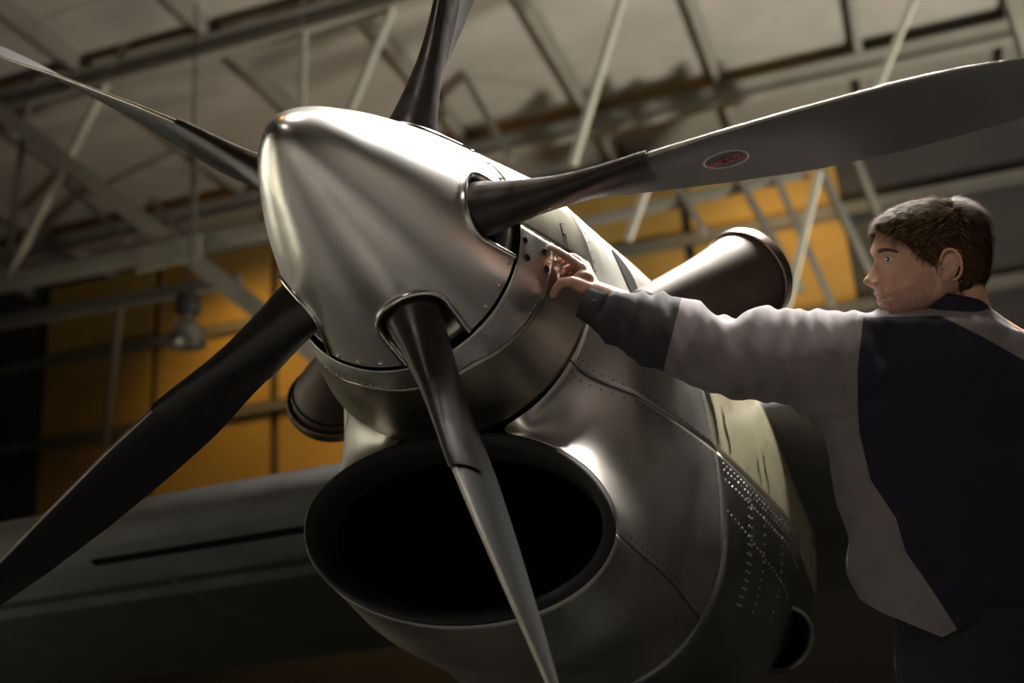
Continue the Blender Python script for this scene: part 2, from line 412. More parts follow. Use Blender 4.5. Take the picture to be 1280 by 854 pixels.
spinner.modifiers.clear(); old = spinner.data; spinner.data = nm; bpy.data.meshes.remove(old); nm.name = 'spinner'
bpy.data.objects.remove(cut, do_unlink=True)
b = bmesh.new(); b.from_mesh(nm)
for fc in b.faces: fc.smooth = True
for e in b.edges:
    if len(e.link_faces) == 2 and e.calc_face_angle(0) > math.radians(28): e.smooth = False
b.to_mesh(nm); b.free()
# raised rims round the blade openings
for a in BLADE_ANG:
    rad_, tan_ = np.array([math.cos(a), 0, math.sin(a)]), np.array([-math.sin(a), 0, math.cos(a)]); path = []
    for s, t in slot_outline(28, 0.088, SLOT_R+0.001):
        s_ = min(s, 0.09); rr = rsp(s_); path.append(rad_*math.sqrt(max(rr*rr-t*t, 1e-4))+tan_*t+np.array([0, s_, 0]))
    # a flange turned inward and a bead on the lip
    V = []
    for p in path:
        n_ = np.array([p[0], 0, p[2]]); n_ /= np.linalg.norm(n_); c_ = rad_*(p@rad_)+np.array([0, SLOT_C if p[1] < SLOT_C else p[1], 0])
        inw = c_-p; inw /= max(np.linalg.norm(inw), 1e-6)
        for di, dr in ((-0.010, 0.0015), (-0.006, 0.0055), (0.0, 0.0070), (0.005, 0.0035), (0.007, -0.012), (0.005, -0.016), (-0.008, -0.004)):
            V.append(p+inw*di+n_*dr)
    mesh_obj('opening_rim', V, grid_faces(len(path), 7, True), M_rim, spinner)
    # clamp ring round the shank
    V, F_ = [], []
    for i in range(33):
        q = 2*math.pi*i/32
        for dr, dh in ((0.058, -0.004), (0.063, -0.002), (0.063, 0.006), (0.058, 0.007)):
            V.append(rad_*(0.205+dh)+tan_*dr*math.cos(q)+np.array([0, dr*math.sin(q), 0]))
    ck = mesh_obj('clamp_ring', V, grid_faces(33, 4, True), M_strip, spinner)
    vb, fb = revolve([(0.0, 0.008), (0.004, 0.007), (0.0055, 0.004), (0.0055, 0.0)], 10, rad_, rad_*0.211+np.array([0, -0.0595, 0]))
    mesh_obj('clamp_bolt', vb, fb, M_screw, spinner)
# bulkhead with a pale flange, dark hub
v, f = rev_y([(0.060, 0.05), (0.064, 0.235), (0.066, 0.262), (0.089, 0.2655), (0.089, 0.235), (0.088, 0.05)], 96); mesh_obj('bulkhead', v, f, M_strip, spinner)
v, f = rev_y([(-0.2, 0.0005), (-0.2, 0.05), (-0.09, 0.06), (-0.085, 0.13), (0.055, 0.15), (0.058, 0.20), (0.060, 0.0005)], 64); mesh_obj('hub', v, f, M_liner, spinner, True, 30)
# spinner screws
def screw_vf(p, n, r=0.0058, h=0.0045):
    return revolve([(r, -0.001), (r, h*0.35), (r*0.75, h*0.8), (r*0.3, h), (0.0001, h*1.02)], 10, n, p)
for k in range(32):
    a = math.radians(PH0+36+k*11.25)
    if min(abs((a-b_+math.pi) % (2*math.pi)-math.pi) for b_ in BLADE_ANG) < 0.32: continue
    r = rsp(0.080); v, f = screw_vf((r*math.cos(a), 0.080, r*math.sin(a)), (math.cos(a), -0.33, math.sin(a))); mesh_obj('screw', v, f, M_screw, spinner)

# ---- blades (feathered)
RT = 1.46
def bprof(r):
    ch = np.interp(r, [0.14, 0.22, 0.30, 0.45, 0.58, 0.73, 0.90, 1.07, 1.29, 1.40, 1.445, 1.46], [0.058, 0.060, 0.061, 0.074, 0.096, 0.105, 0.106, 0.097, 0.066, 0.048, 0.034, 0.012])
    th = np.interp(r, [0.14, 0.22, 0.30, 0.40, 0.50, 0.70, 1.0, 1.46], [0.058, 0.056, 0.046, 0.033, 0.024, 0.0155, 0.0105, 0.003])
    rd = np.interp(r, [0.14, 0.24, 0.45], [1.0, 0.95, 0.0])
    be = math.radians(np.interp(r, [0.14, 0.30, 0.6, 0.85, 1.05, 1.25, 1.46], [110, 107, 97, 87.5, 80, 68, 58]))
    return ch, th, rd, be
TW = 1.0
def coff(r): return float(np.interp(r, [0.25, 0.4, 0.9, 1.2], [0.0, 0.014, 0.012, 0.0]))
def blade_sec(r, a, n=40, grow=0.0):
    ch, th, rd, be = bprof(r); ch += grow; th += grow
    rad_, tan_ = np.array([math.cos(a), 0, math.sin(a)]), np.array([-math.sin(a), 0, math.cos(a)])
    fwd = np.array([0, -1.0, 0])
    cd = fwd*math.sin(be)+tan_*math.cos(be)*TW; nd = np.cross(rad_, cd)
    pts = []
    for k in range(n):
        q = 2*math.pi*k/n; cx, sy = math.cos(q), math.sin(q)
        t_air = (0.55+0.45*cx) if cx < 1 else 1     # thicker to the leading edge
        x = cx; y = sy*(rd+(1-rd)*(0.55+0.45*min(1, max(-1, cx))))
        pts.append(rad_*r+cd*(ch*x-coff(r))+nd*th*y)
    return pts, cd, nd, rad_
def blade_rs():
    return np.concatenate([np.linspace(0.14, 0.6, 24), np.linspace(0.62, 1.40, 26), np.linspace(1.415, 1.46, 7)])
for kb, a in enumerate(BLADE_ANG):
    V = []; rs = blade_rs()
    for r in rs: V += blade_sec(r, a)[0]
    F_ = grid_faces(len(rs), 40, True); F_.append(tuple(range(40))); F_.append(tuple((len(rs)-1)*40+k for k in range(39, -1, -1)))
    bl = mesh_obj('propeller_blade', V, F_, M_blade, air); bl.data.materials.append(M_bladeblk)
    for fi, p in enumerate(bl.data.polygons):
        if fi < (len(rs)-1)*40 and (fi % 40) >= 20: p.material_index = 1
    fix_normals(bl)
    # rubber de-icing boot: full cuff at the shank, leading-edge wrap further out
    V, F_ = [], []; rs2 = np.linspace(0.205, 0.60, 60); n2 = 36
    for r in rs2:
        ch, th, rd, be = bprof(r); ps, cd, nd, rad_ = blade_sec(r, a, 40, 0.0016)
        lim = np.interp(r, [0.2, 0.34, 0.5, 0.6], [math.pi*0.999, math.pi*0.999, math.pi*0.62, math.pi*0.50])
        ch += 0.0034; th += 0.0034
        for k in range(n2):
            q = -lim+2*lim*k/(n2-1); cx, sy = math.cos(q), math.sin(q)
            y = sy*(rd+(1-rd)*(0.55+0.45*cx))
            V.append(rad_*r+cd*(ch*cx-coff(r))+nd*(th*y+math.copysign(0.0018, y)))
    bt = mesh_obj('deicing_boot', V, grid_faces(len(rs2), n2), M_boot, bl)
    # bare metal leading edge outboard of the boot
    V = []; rs3 = np.linspace(0.605, 1.42, 40)
    for r in rs3:
        ch, th, rd, be = bprof(r); _, cd, nd, rad_ = blade_sec(r, a); ch += 0.0008; th += 0.0008
        for k in range(7):
            q = -0.28+0.56*k/6; cx, sy = math.cos(q), math.sin(q)
            V.append(rad_*r+cd*(ch*cx-coff(r))+nd*th*sy*(0.55+0.45*cx))
    mesh_obj('leading_edge_strip', V, grid_faces(len(rs3), 7), M_edge, bl)
    # maker's oval decal on both the blades' camera faces
    for side in ((1,) if kb == 0 else ()):
        def onface(r, c, lift=0.0012):
            ch, th, rd, be = bprof(r); _, cd, nd, rad_ = blade_sec(r, a)
            cx = max(-1, min(1, (c+coff(r))/ch)); sy = math.sqrt(1-cx*cx)
            return rad_*r+cd*c+nd*side*(th*sy*(0.55+0.45*cx)+lift)
        R0, C0, A_, B_ = 0.742, -0.002, 0.046, 0.036
        V = []
        for e_, l_ in ((1.0, 0.0012), (0.9, 0.0014)):
            for k in range(48):
                q = 2*math.pi*k/48; V.append(onface(R0+A_*e_*math.cos(q), C0+B_*e_*math.sin(q), l_))
        dec = mesh_obj('maker_decal', V, grid_faces(2, 48, True), M_white, bl)
        V = [onface(R0, C0)]
        for e_ in (0.3, 0.6, 0.92):
            for k in range(48):
                q = 2*math.pi*k/48; V.append(onface(R0+A_*e_*math.cos(q), C0+B_*e_*math.sin(q)))
        mesh_obj('decal_field', V, [(0, 1+k, 1+(k+1) % 48) for k in range(48)]+grid_faces(3, 48, True, 1), M_decal, dec)
        tcu = bpy.data.curves.new('t', 'FONT'); tcu.body = 'HARTZELL'; tcu.align_x = 'CENTER'; tcu.align_y = 'CENTER'; tcu.size = 1.0; tcu.shear = 0.2; tcu.offset = 0.015
        to = bpy.data.objects.new('t', tcu); COL.objects.link(to); bpy.context.view_layer.update()
        tm_ = bpy.data.meshes.new_from_object(to.evaluated_get(bpy.context.evaluated_depsgraph_get())); bpy.data.objects.remove(to, do_unlink=True)
        co_ = np.array([v_.co[:2] for v_ in tm_.vertices]); fcs = [tuple(p.vertices) for p in tm_.polygons]
        wdt = co_[:, 0].max()-co_[:, 0].min(); sx = 0.080/wdt; sy_ = 0.034
        V = []
        for x, y in co_:
            dr = x*sx; V.append(onface(R0+dr, C0+(y*sy_+dr*0.22), 0.0040))
        mesh_obj('decal_lettering', V, fcs, M_red, dec, False)
        bpy.data.meshes.remove(tm_)

# ---- nose bowl behind the spinner
def rbowl(s): return float(np.interp(s, [0.10, 0.17, 0.375], [0.279, 0.300, 0.362]))
def s_edge(phi):   # aft edge of the front strip
    c = math.cos(phi); return 0.166+0.05*max(0, abs(c)-0.45)/0.55
# black seal in the gap
v, f = rev_y([(0.090, 0.262), (0.094, 0.2625), (0.102, 0.264), (0.112, 0.27)], 128); mesh_obj('gap_seal', v, f, M_liner, air)
def bowl_patch(name, m, ph0, ph1, sfun0, sfun1, n=100, rows=14, lift=0.0, parent=air):
    V = []; nn = n
    for i in range(rows):
        t = i/(rows-1)
        for k in range(nn):
            ph = ph0+(ph1-ph0)*k/(nn-1); s0, s1 = sfun0(ph), sfun1(ph); s = s0+(s1-s0)*t; r = rbowl(s)+lift
            V.append((r*math.cos(ph), s, r*math.sin(ph)))
    Fs = grid_faces(rows, nn); o = mesh_obj(name, V, Fs, m, parent)
    # turned edges give each sheet its thickness
    md = o.modifiers.new('s', 'SOLIDIFY'); md.thickness = 0.003; md.offset = -1
    return fix_normals(o)
g = 0.004
bowl_patch('front_strip', M_strip, math.radians(-180)+0.012, math.radians(2)-0.012, lambda p: 0.101, lambda p: s_edge(p)-0.0012, lift=0.0022)
bowl_patch('lower_nose_bowl', M_bowl, math.radians(-180), math.radians(2), lambda p: s_edge(p)-0.003, lambda p: 0.3752)
bowl_patch('upper_nose_bowl', M_bowl, math.radians(2.4), math.radians(179.6), lambda p: 0.101, lambda p: 0.3752)
v, f = rev_y([(0.104, 0.270), (0.17, 0.292), (0.38, 0.352)], 96); mesh_obj('bowl_liner', v, f, M_liner, air)
def rivets(name, pts_n, m, parent, r=0.0028):
    parts = [revolve([(r, 0.0), (r*0.8, r*0.45), (r*0.35, r*0.62), (0.0001, r*0.66)], 6, n, p) for p, n in pts_n]
    o = mesh_obj(name, *merge(parts), m, parent); o['kind'] = 'stuff'; return o
# dark fasteners on the strip
for u, v_ in ((656.5, 300), (681, 314.5), (659.5, 322), (683.5, 336.5)):
    r_ = RW@ray(u, v_); c = None
    for t in np.linspace(2.3, 3.2, 4000):
        p = loc_of(CAM+r_*t)
        if p[1] > 0.1 and math.hypot(p[0], p[2]) < rbowl(p[1])+0.003: c = p; break
    n = np.array([c[0], 0, c[2]]); n /= np.linalg.norm(n); n += np.array([0, -0.3, 0])
    vv, ff = revolve([(0.0085, -0.001), (0.0085, 0.0016), (0.0055, 0.0024), (0.005, 0.0012), (0.0001, 0.0012)], 14, n, c); mesh_obj('fastener', vv, ff, M_darkscrew, air, True, 30)
pts = []
for k in range(46):
    ph = math.radians(-176+k*176/45); s = s_edge(ph)-0.010; r = rbowl(s)+0.0022; pts.append(((r*math.cos(ph), s, r*math.sin(ph)), (math.cos(ph), -0.3, math.sin(ph))))
for k in range(26):
    ph = math.radians(6+k*6.7); r = rbowl(0.116)+0.001; pts.append(((r*math.cos(ph), 0.116, r*math.sin(ph)), (math.cos(ph), -0.3, math.sin(ph))))
rivets('bowl_rivets', pts, M_rivet, air, 0.0022)
# latch slot
def bowl_hit(u, v_):
    r_ = RW@ray(u, v_)
    for t in np.linspace(2.3, 3.4, 5000):
        p = loc_of(CAM+r_*t)
        if p[1] > 0.1 and math.hypot(p[0], p[2]) < rbowl(p[1])+0.0008: return p
slot = [bowl_hit(*q) for q in ((699, 279), (704, 279.5), (708, 294), (710.5, 311), (706, 310), (703.5, 294))]
mesh_obj('latch_slot', slot, [(0, 1, 2, 5), (5, 2, 3, 4)], M_liner, air)
tabq = [bowl_hit(*q) for q in ((700.5, 280.5), (703.5, 281), (706.5, 292), (703.5, 292))]
tabq = [q*np.array([1.004, 1, 1.004]) for q in tabq]
mesh_obj('latch_tab', tabq, [(0, 1, 2, 3)], M_bowl, air)

def shear(x, z): return z-0.095*x*min(1.0, max(0.0, (-z-0.15)/0.35))
# ---- main cowl (chin intake blended into the round cowl)
MZ, MA, MB_ = -0.560, 0.366, 0.212     # intake mouth centre height and half-axes
def secpar(s):
    R1 = np.interp(s, [0.375, 0.5, 0.7, 0.9, 1.1, 1.6, 2.4], [0.360, 0.376, 0.405, 0.437, 0.465, 0.50, 0.50])
    ze = np.interp(s, [0.375, 0.6, 1.0, 1.5, 2.4], [MZ, -0.53, -0.45, -0.36, -0.30])
    a_ = np.interp(s, [0.375, 0.45, 0.7, 1.0, 1.5, 2.4], [MA+0.008, 0.388, 0.440, 0.490, 0.602, 0.60])
    b_ = np.interp(s, [0.375, 0.6, 1.0, 1.5, 2.4], [MB_+0.008, 0.32, 0.43, 0.60, 0.62])
    k_ = np.interp(s, [0.375, 0.45, 0.6, 1.0], [0.03, 0.17, 0.32, 0.34])
    return R1, ze, a_, b_, k_
def half_contour(s, n=360):
    R1, ze, a_, b_, k_ = secpar(s)
    zt, zb = R1, ze-b_
    xs = np.linspace(0, 0.85, 1000)
    t = np.linspace(0, math.pi, n); z = (zt+zb)/2+(zt-zb)/2*np.cos(t)
    X, Z = np.meshgrid(xs, z)
    d1 = np.hypot(X, Z)-R1
    q = np.sqrt((X/a_)**2+((Z-ze)/b_)**2); d2 = (q-1)*min(a_, b_)
    h = np.clip(0.5+0.5*(d2-d1)/k_, 0, 1); g = d2*(1-h)+d1*h-k_*h*(1-h)
    out = []
    for i in range(n):
        neg = np.nonzero(g[i] < 0)[0]
        if len(neg) == 0: out.append(0.0); continue
        j = neg[-1]
        if j+1 < len(xs): x = xs[j]+(xs[j+1]-xs[j])*(-g[i, j])/(g[i, j+1]-g[i, j])
        else: x = xs[j]
        out.append(x)
    x = np.array(out)
    # smooth union may bulge past the nominal top and bottom: close the ends
    x[0] = 0; x[-1] = 0
    return np.stack([x, z], 1)
_cc = {}
def contour(s):
    key = round(s, 4)
    if key not in _cc:
        c = half_contour(s); al = np.concatenate([[0], np.cumsum(np.hypot(*np.diff(c, axis=0).T))]); _cc[key] = (c, al)
    return _cc[key]
def arc_at_z(s, z):
    c, al = contour(s); return float(np.interp(-z, -c[:, 1], al))
def pt_arc(s, q):
    c, al = contour(s); return float(np.interp(q, al, c[:, 0])), float(np.interp(q, al, c[:, 1]))
def seam1(s): return float(np.interp(s, [0.375, 1.0, 1.5, 2.4], [-0.205, -0.262, -0.335, -0.42]))
def seam2(s): return float(np.interp(s, [0.375, 1.0], [-0.585, -0.672]))
def cowl_patch(name, m, s0, s1, q0f, q1f, rows, cols, mirror=False, both=False, inset=0.0, gap=0.0014, parent=air, thick=0.0016):
    V = []
    for i in range(rows):
        s = s0+gap+(s1-s0-2*gap)*i/(rows-1)
        a, b_ = q0f(s), q1f(s)
        if both:   # symmetric patch across the centreline at q = a (top) or q = b_ (bottom)
            pass
        a += gap if not both or both == 'bottom' else 0; b_ -= gap if not both or both == 'top' else 0
        row = []
        for k in range(cols):
            x, z = pt_arc(s, a+(b_-a)*k/(cols-1)); row.append((x, s, z))
        if inset:
            rr = []
            for k in range(cols):
                p0, p1 = row[max(k-1, 0)], row[min(k+1, cols-1)]; tx, tz = p1[0]-p0[0], p1[2]-p0[2]; L = math.hypot(tx, tz) or 1
                rr.append((row[k][0]+inset*tz/L, s, row[k][2]-inset*tx/L))
            row = rr
        if both == 'top': row = [(-x, y, z) for x, y, z in row[::-1]][:-1]+row
        elif both == 'bottom': row = row+[(-x, y, z) for x, y, z in row[::-1]][1:]
        if mirror: row = [(-x, y, z) for x, y, z in row]
        V += [(x, y, shear(x, z)) for x, y, z in row]
    nc = len(V)//rows
    o = mesh_obj(name, V, grid_faces(rows, nc), m, parent)
    if thick:
        fix_normals(o)
        md = o.modifiers.new('s', 'SOLIDIFY'); md.thickness = thick; md.offset = 0
    return o
S0, S1, S2 = 0.3748, 1.0, 2.3
top0 = lambda s: 0.0
bot1 = lambda s: contour(s)[1][-1]
q1 = lambda s: arc_at_z(s, seam1(s)); q2 = lambda s: arc_at_z(s, seam2(s))
cowl_patch('upper_cowl_panel', M_cowl, S0, S1, top0, q1, 26, 60, both='top')
cowl_patch('side_cowl_panel', M_cowl, S0, S1, q1, q2, 30, 60)
cowl_patch('side_cowl_panel', M_cowl, S0, S1, q1, q2, 30, 60, mirror=True)
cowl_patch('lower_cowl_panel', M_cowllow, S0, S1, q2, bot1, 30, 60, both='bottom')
cowl_patch('cowl_liner', M_liner, S0+0.004, 2.29, top0, bot1, 50, 110, both='top', inset=0.004, thick=0)
lin2 = cowl_patch('cowl_liner', M_liner, S0+0.004, 2.29, top0, bot1, 50, 110, both='top', inset=0.004, thick=0)
bpy.data.objects.remove(lin2, do_unlink=True)
cowl_patch('nacelle_fairing', M_cream, S1, S2, top0, q1, 26, 60, both='top')['label'] = 'cream painted nacelle fairing with dark oil streaks'
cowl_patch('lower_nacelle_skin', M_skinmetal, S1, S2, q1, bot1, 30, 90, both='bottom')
# dark streaks on the cream fairing
def surf(s, z, side=1, lift=0.0):
    q = arc_at_z(s, z); x, zz = pt_arc(s, q); x2, z2 = pt_arc(s, q+0.01); x1, z1 = pt_arc(s, q-0.01)
    n = np.array([-(z2-z1), 0, (x2-x1)]); n /= np.linalg.norm(n); n *= 1 if n[0] >= 0 else -1
    ds = 0.01; xs2, _ = pt_arc(s+ds, arc_at_z(s+ds, z)); n = n+np.array([0, -(xs2-x)/ds, 0]); n /= np.linalg.norm(n)
    p = np.array([x, s, zz])+n*lift
    if side < 0: p[0] *= -1; n[0] *= -1
    p[2] = shear(p[0], p[2])
    return p, n
for s_, z0, z1, w_ in ((1.09, -0.12, -0.25, 0.007), (1.30, -0.20, -0.28, 0.004), (1.36, -0.17, -0.30, 0.005), (1.02, 0.02, -0.24, 0.016)):
    V = []
    for i in range(9):
        z = z0+(z1-z0)*i/8; ww = w_*math.sin(math.pi*(i+0.6)/9.6)*(0.7+0.6*random.random())
        for sg in (-1, 1): V.append(surf(s_+sg*ww+0.004*math.sin(i*1.3), z, 1, 0.0026)[0])
    mesh_obj('oil_streak', V, grid_faces(9, 2), M_liner, air)
# rivet rows
rows_ = []
for s_ in (0.40, 0.975, 0.985+0.035):
    for z in np.arange(0.30 if s_ < 1 else -0.30, -0.80, -0.026):
        if s_ < 0.5 and -0.72 < z < -0.25: continue
        try: p, n = surf(s_, z, 1, 0.0015); rows_.append((p, n))
        except Exception: pass
for s_ in np.arange(0.42, 0.98, 0.03):
    for sm, off in ((seam1, 0.016), (seam1, -0.016), (seam2, 0.016)): rows_.append(surf(s_, sm(s_)+off, 1, 0.0015))
rivets('cowl_rivets', rows_, M_liner, air, 0.0022)
rows_ = []
for s_ in np.arange(1.03, 1.75, 0.022):
    for off in (-0.02, -0.035, -0.06): rows_.append(surf(s_, seam1(s_)+off, 1, 0.0015))
for s_ in (1.18, 1.20, 1.30, 1.45):
    for z in np.arange(-0.34, -0.62, -0.022): rows_.append(surf(s_, z, 1, 0.0015))
for s_ in np.arange(1.03, 1.6, 0.024): rows_.append(surf(s_, -0.40-(s_-1.03)*0.22, 1, 0.0015))
rivets('nacelle_rivets', rows_, M_rivet, air, 0.0034)
# intake
V = []
lipprof = [(0.010, 0.395), (0.0085, 0.377), (0.004, 0.366), (-0.004, 0.361), (-0.013, 0.365), (-0.022, 0.380), (-0.030, 0.41), (-0.035, 0.46)]
for e_, s_ in lipprof:
    for k in range(96):
        q = 2*math.pi*k/96; x_ = (MA+e_)*math.cos(q); V.append((x_, s_, shear(x_, MZ+(MB_+e_)*math.sin(q))))
fix_normals(mesh_obj('intake_lip', V, grid_faces(len(lipprof), 96, True), M_black, air))
V = []
dprof = [(MA-0.034, MB_-0.034, 0.455, MZ), (0.30, 0.165, 0.60, MZ+0.02), (0.22, 0.12, 0.80, MZ+0.10), (0.16, 0.10, 0.95, MZ+0.16), (0.001, 0.001, 0.951, MZ+0.16)]
for a_, b_, s_, zc in dprof:
    for k in range(64):
        q = 2*math.pi*k/64; V.append((a_*math.cos(q), s_, shear(a_*math.cos(q), zc+b_*math.sin(q))))
mesh_obj('intake_duct', V, grid_faces(len(dprof), 64, True), M_duct, air)
# ---- exhaust stacks
def cam_dir(x, y, z):
    d = RW@np.array([x, y, z]); d = np.array([d@WW, -(d@FW), d@UW]); return d/np.linalg.norm(d)
def stack(base, tip, adir, r0, r1, nseg=14):
    base, tip = np.array(base), np.array(tip); L = np.linalg.norm(tip-base)
    pth = []
    for i in range(nseg):   # cubic from base to tip ending along adir
        t = i/(nseg-1); c1 = base+(tip-base)*0.35; c2 = tip-np.array(adir)*L*0.45
        pth.append((1-t)**3*base+3*(1-t)**2*t*c1+3*(1-t)*t*t*c2+t**3*tip)
    rr = [r0+(r1-r0)*(i/(nseg-1)) for i in range(nseg)]
    v, f = tube(pth, rr, 48, caps=False); st = mesh_obj('exhaust_stack', v, f, M_exh, air)
    md = st.modifiers.new('s', 'SOLIDIFY'); md.thickness = 0.004; md.offset = -1
    d = pth[-1]-pth[-2]; d /= np.linalg.norm(d)
    v, f = revolve([(r1+0.001, -0.032), (r1+0.005, -0.030), (r1+0.006, -0.004), (r1+0.003, 0.002), (r1-0.004, 0.001), (r1-0.005, -0.03)], 48, d, pth[-1]); mesh_obj('rim_band', v, f, M_exrim, st, True, 50)
    v, f = tube([pth[0], pth[nseg//2], pth[-1]-d*0.02], [r0*0.9, (r0+r1)/2*0.9, r1*0.93], 32, caps=False); mesh_obj('inner_pipe', v, f, M_duct, st)
    v, f = revolve([(0.0001, -0.06), (r1*0.93, -0.06)], 32, d, pth[-1]); mesh_obj('pipe_throat', v, f, M_duct, st)
    return st
tipR = apix(938, 342, l=0.665); baseR = apix(800, 408, l=0.40)
stack(baseR, tipR, cam_dir(0.66, 0.40, -0.62), 0.085, 0.128)
tipL = apix(414, 508, l=-0.56); baseL = apix(428, 440, l=-0.42)
stack(baseL, tipL, cam_dir(-0.15, -0.62, -0.75), 0.05, 0.122)
# dark cut-out in the cowl where the stack leaves
c = apix(789, 341, l=0.41)
for uu, ll, rr_ in ((789, 0.41, 0.034),):
    # follow the cowl skin
    V = []
    sC, zC = None, None
    best = None
    for s_ in np.arange(0.5, 0.99, 0.02):
        for z in np.arange(-0.15, 0.30, 0.01):
            p, n = surf(s_, z); w_ = HUB+WW*p[0]-FW*p[1]+UW*p[2]; cc = RW.T@(w_-CAM); pu, pv_ = CX+FPX*cc[0]/-cc[2], CY-FPX*cc[1]/-cc[2]
            d_ = (pu-783)**2+(pv_-345)**2
            if best is None or d_ < best[0]: best = (d_, s_, z)
    _, sC, zC = best
    V = [surf(sC, zC, 1, 0.0035)[0]]
    for k in range(28):
        q = 2*math.pi*k/28; V.append(surf(sC+0.05*math.cos(q), zC+0.075*math.sin(q), 1, 0.0035)[0])
    mesh_obj('exhaust_cutout', V, [(0, 1+k, 1+(k+1) % 28) for k in range(28)], M_liner, air)
# ---- wing
def airfoil(n=40, c=3.2, t=0.15):
    pts = []
    for k in range(n):
        q = 2*math.pi*k/n; x = 0.5*(1-math.cos(q)); y = 5*t*(0.2969*math.sqrt(x)-0.126*x-0.3516*x**2+0.2843*x**3-0.1036*x**4)
        pts.append((x*c, (y if q <= math.pi else -y)*c))
    return pts
WLE, WZ = 1.60, -0.06
AF = airfoil(64)
wing = None
for nm_, m_, k0, k1 in (('wing_skin', M_wing, None, None),):
    V = []; spans = np.linspace(-7.5, 4.5, 25)
    for l in spans:
        for x, z in AF: V.append((l, WLE+x, WZ+z+0.025*(l+2.3)))
    wing = fix_normals(mesh_obj('wing', V, grid_faces(len(spans), len(AF), True), M_wing, air, True, 50))
# lower leading-edge panel joint and stall strip
def wing_pt(l, frac, lift=0.0, lower=True):
    x = frac; y = 5*0.15*(0.2969*math.sqrt(x)-0.126*x-0.3516*x**2+0.2843*x**3-0.1036*x**4)*3.2
    return np.array([l, WLE+x*3.2, (WZ-(y+lift) if lower else WZ+y+lift)+0.025*(l+2.3)])
for l0 in np.arange(-7.0, -0.7, 1.05):
    V = []
    for i in range(2):
        for fr in np.linspace(0.012, 0.075, 8): V.append(wing_pt(l0+i*1.03, fr, 0.002))
    mesh_obj('leading_edge_panel', V, grid_faces(2, 8), M_wing, wing)
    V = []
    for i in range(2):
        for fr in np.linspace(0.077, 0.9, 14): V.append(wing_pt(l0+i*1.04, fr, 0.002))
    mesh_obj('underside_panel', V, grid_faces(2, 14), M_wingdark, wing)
V = [wing_pt(l, fr, 0.004) for l in np.linspace(-2.0, -1.05, 4) for fr in (0.022, 0.032)]
mesh_obj('landing_light_slot', V, grid_faces(4, 2), M_liner, wing)
# ---- round duct outlet under the nacelle's flank
dc = apix(978, 800, s=1.75)
dd = cam_dir(0.25, -0.1, 0.95)
v, f = revolve([(0.105, -0.30), (0.105, -0.02), (0.108, 0.0), (0.100, 0.004), (0.092, -0.004), (0.085, -0.28), (0.0001, -0.28)], 40, dd, dc)
mesh_obj('duct_outlet', v, f, M_skinmetal, air, True, 60)
v, f = revolve([(0.0915, -0.006), (0.084, -0.27), (0.0001, -0.27)], 40, dd, dc); mesh_obj('duct_throat', v, f, M_duct, air)
# ---- landing gear carrying the nacelle (below the frame)
def aw(p): return loc_of(p)
gb = hang(2.2, 0, 0)
axl = gb+Zup*0.56
v, f = revolve([(0.18, -0.13), (0.40, -0.15), (0.52, -0.12), (0.56, -0.05), (0.56, 0.05), (0.52, 0.12), (0.40, 0.15), (0.18, 0.13)], 40, WW, axl); mesh_obj('main_wheel', [aw(p) for p in v], f, M_tyre, air, True, 60)
v, f = revolve([(0.0001, -0.10), (0.2, -0.12), (0.2, 0.12), (0.0001, 0.10)], 24, WW, axl); mesh_obj('wheel_hub', [aw(p) for p in v], f, M_skinmetal, air, True, 40)
for sgn in (-1, 1):
    v, f = tube([axl+WW*0.2*sgn, hang(1.9, 0.2*sgn, 1.75)], 0.05, 14); mesh_obj('gear_strut', [aw(p) for p in v], f, M_steel, air)

# ------------------------------------------------------------------ work stand under the mechanic
PXM = 1/600.0
crown = wat(1165, 249, 2.5)
foot_z = crown[2]-1.80
stc = np.array([*wat(1245, 860, 2.62)[:2], 0])
stand = tag(empty('work_stand', stc), 'dark steel maintenance stand under the mechanic', 'work stand')
DECK = foot_z-0.0
for k in range(6):
    v, f = box_vf(np.array([0, -0.40+k*0.16, DECK-0.02]), (np.array([1., 0, 0]), np.array([0, 1., 0]), Zup), (0.5, 0.076, 0.02)); mesh_obj('deck_plank', v, f, M_steel, stand, False)
for sx in (-1, 1):
    for sy in (-1, 1):
        v, f = beam_vf((sx*0.55, sy*0.5, 0), (sx*0.46, sy*0.44, DECK-0.04), 0.05, 0.05); mesh_obj('leg', v, f, M_steel, stand, False)
    v, f = beam_vf((sx*0.52, -0.47, 0.25), (sx*0.52, 0.47, 0.25), 0.03, 0.04); mesh_obj('brace', v, f, M_steel, stand, False)
for z_ in (0.22, 0.44):
    v, f = box_vf(np.array([0.75-z_*0.3, 0, z_]), (np.array([1., 0, 0]), np.array([0, 1., 0]), Zup), (0.10, 0.35, 0.012)); mesh_obj('step', v, f, M_steel, stand, False)
for sy in (-1, 1):
    v, f = beam_vf((0.86, sy*0.36, 0), (0.52, sy*0.36, DECK-0.03), 0.03, 0.06); mesh_obj('stringer', v, f, M_steel, stand, False)

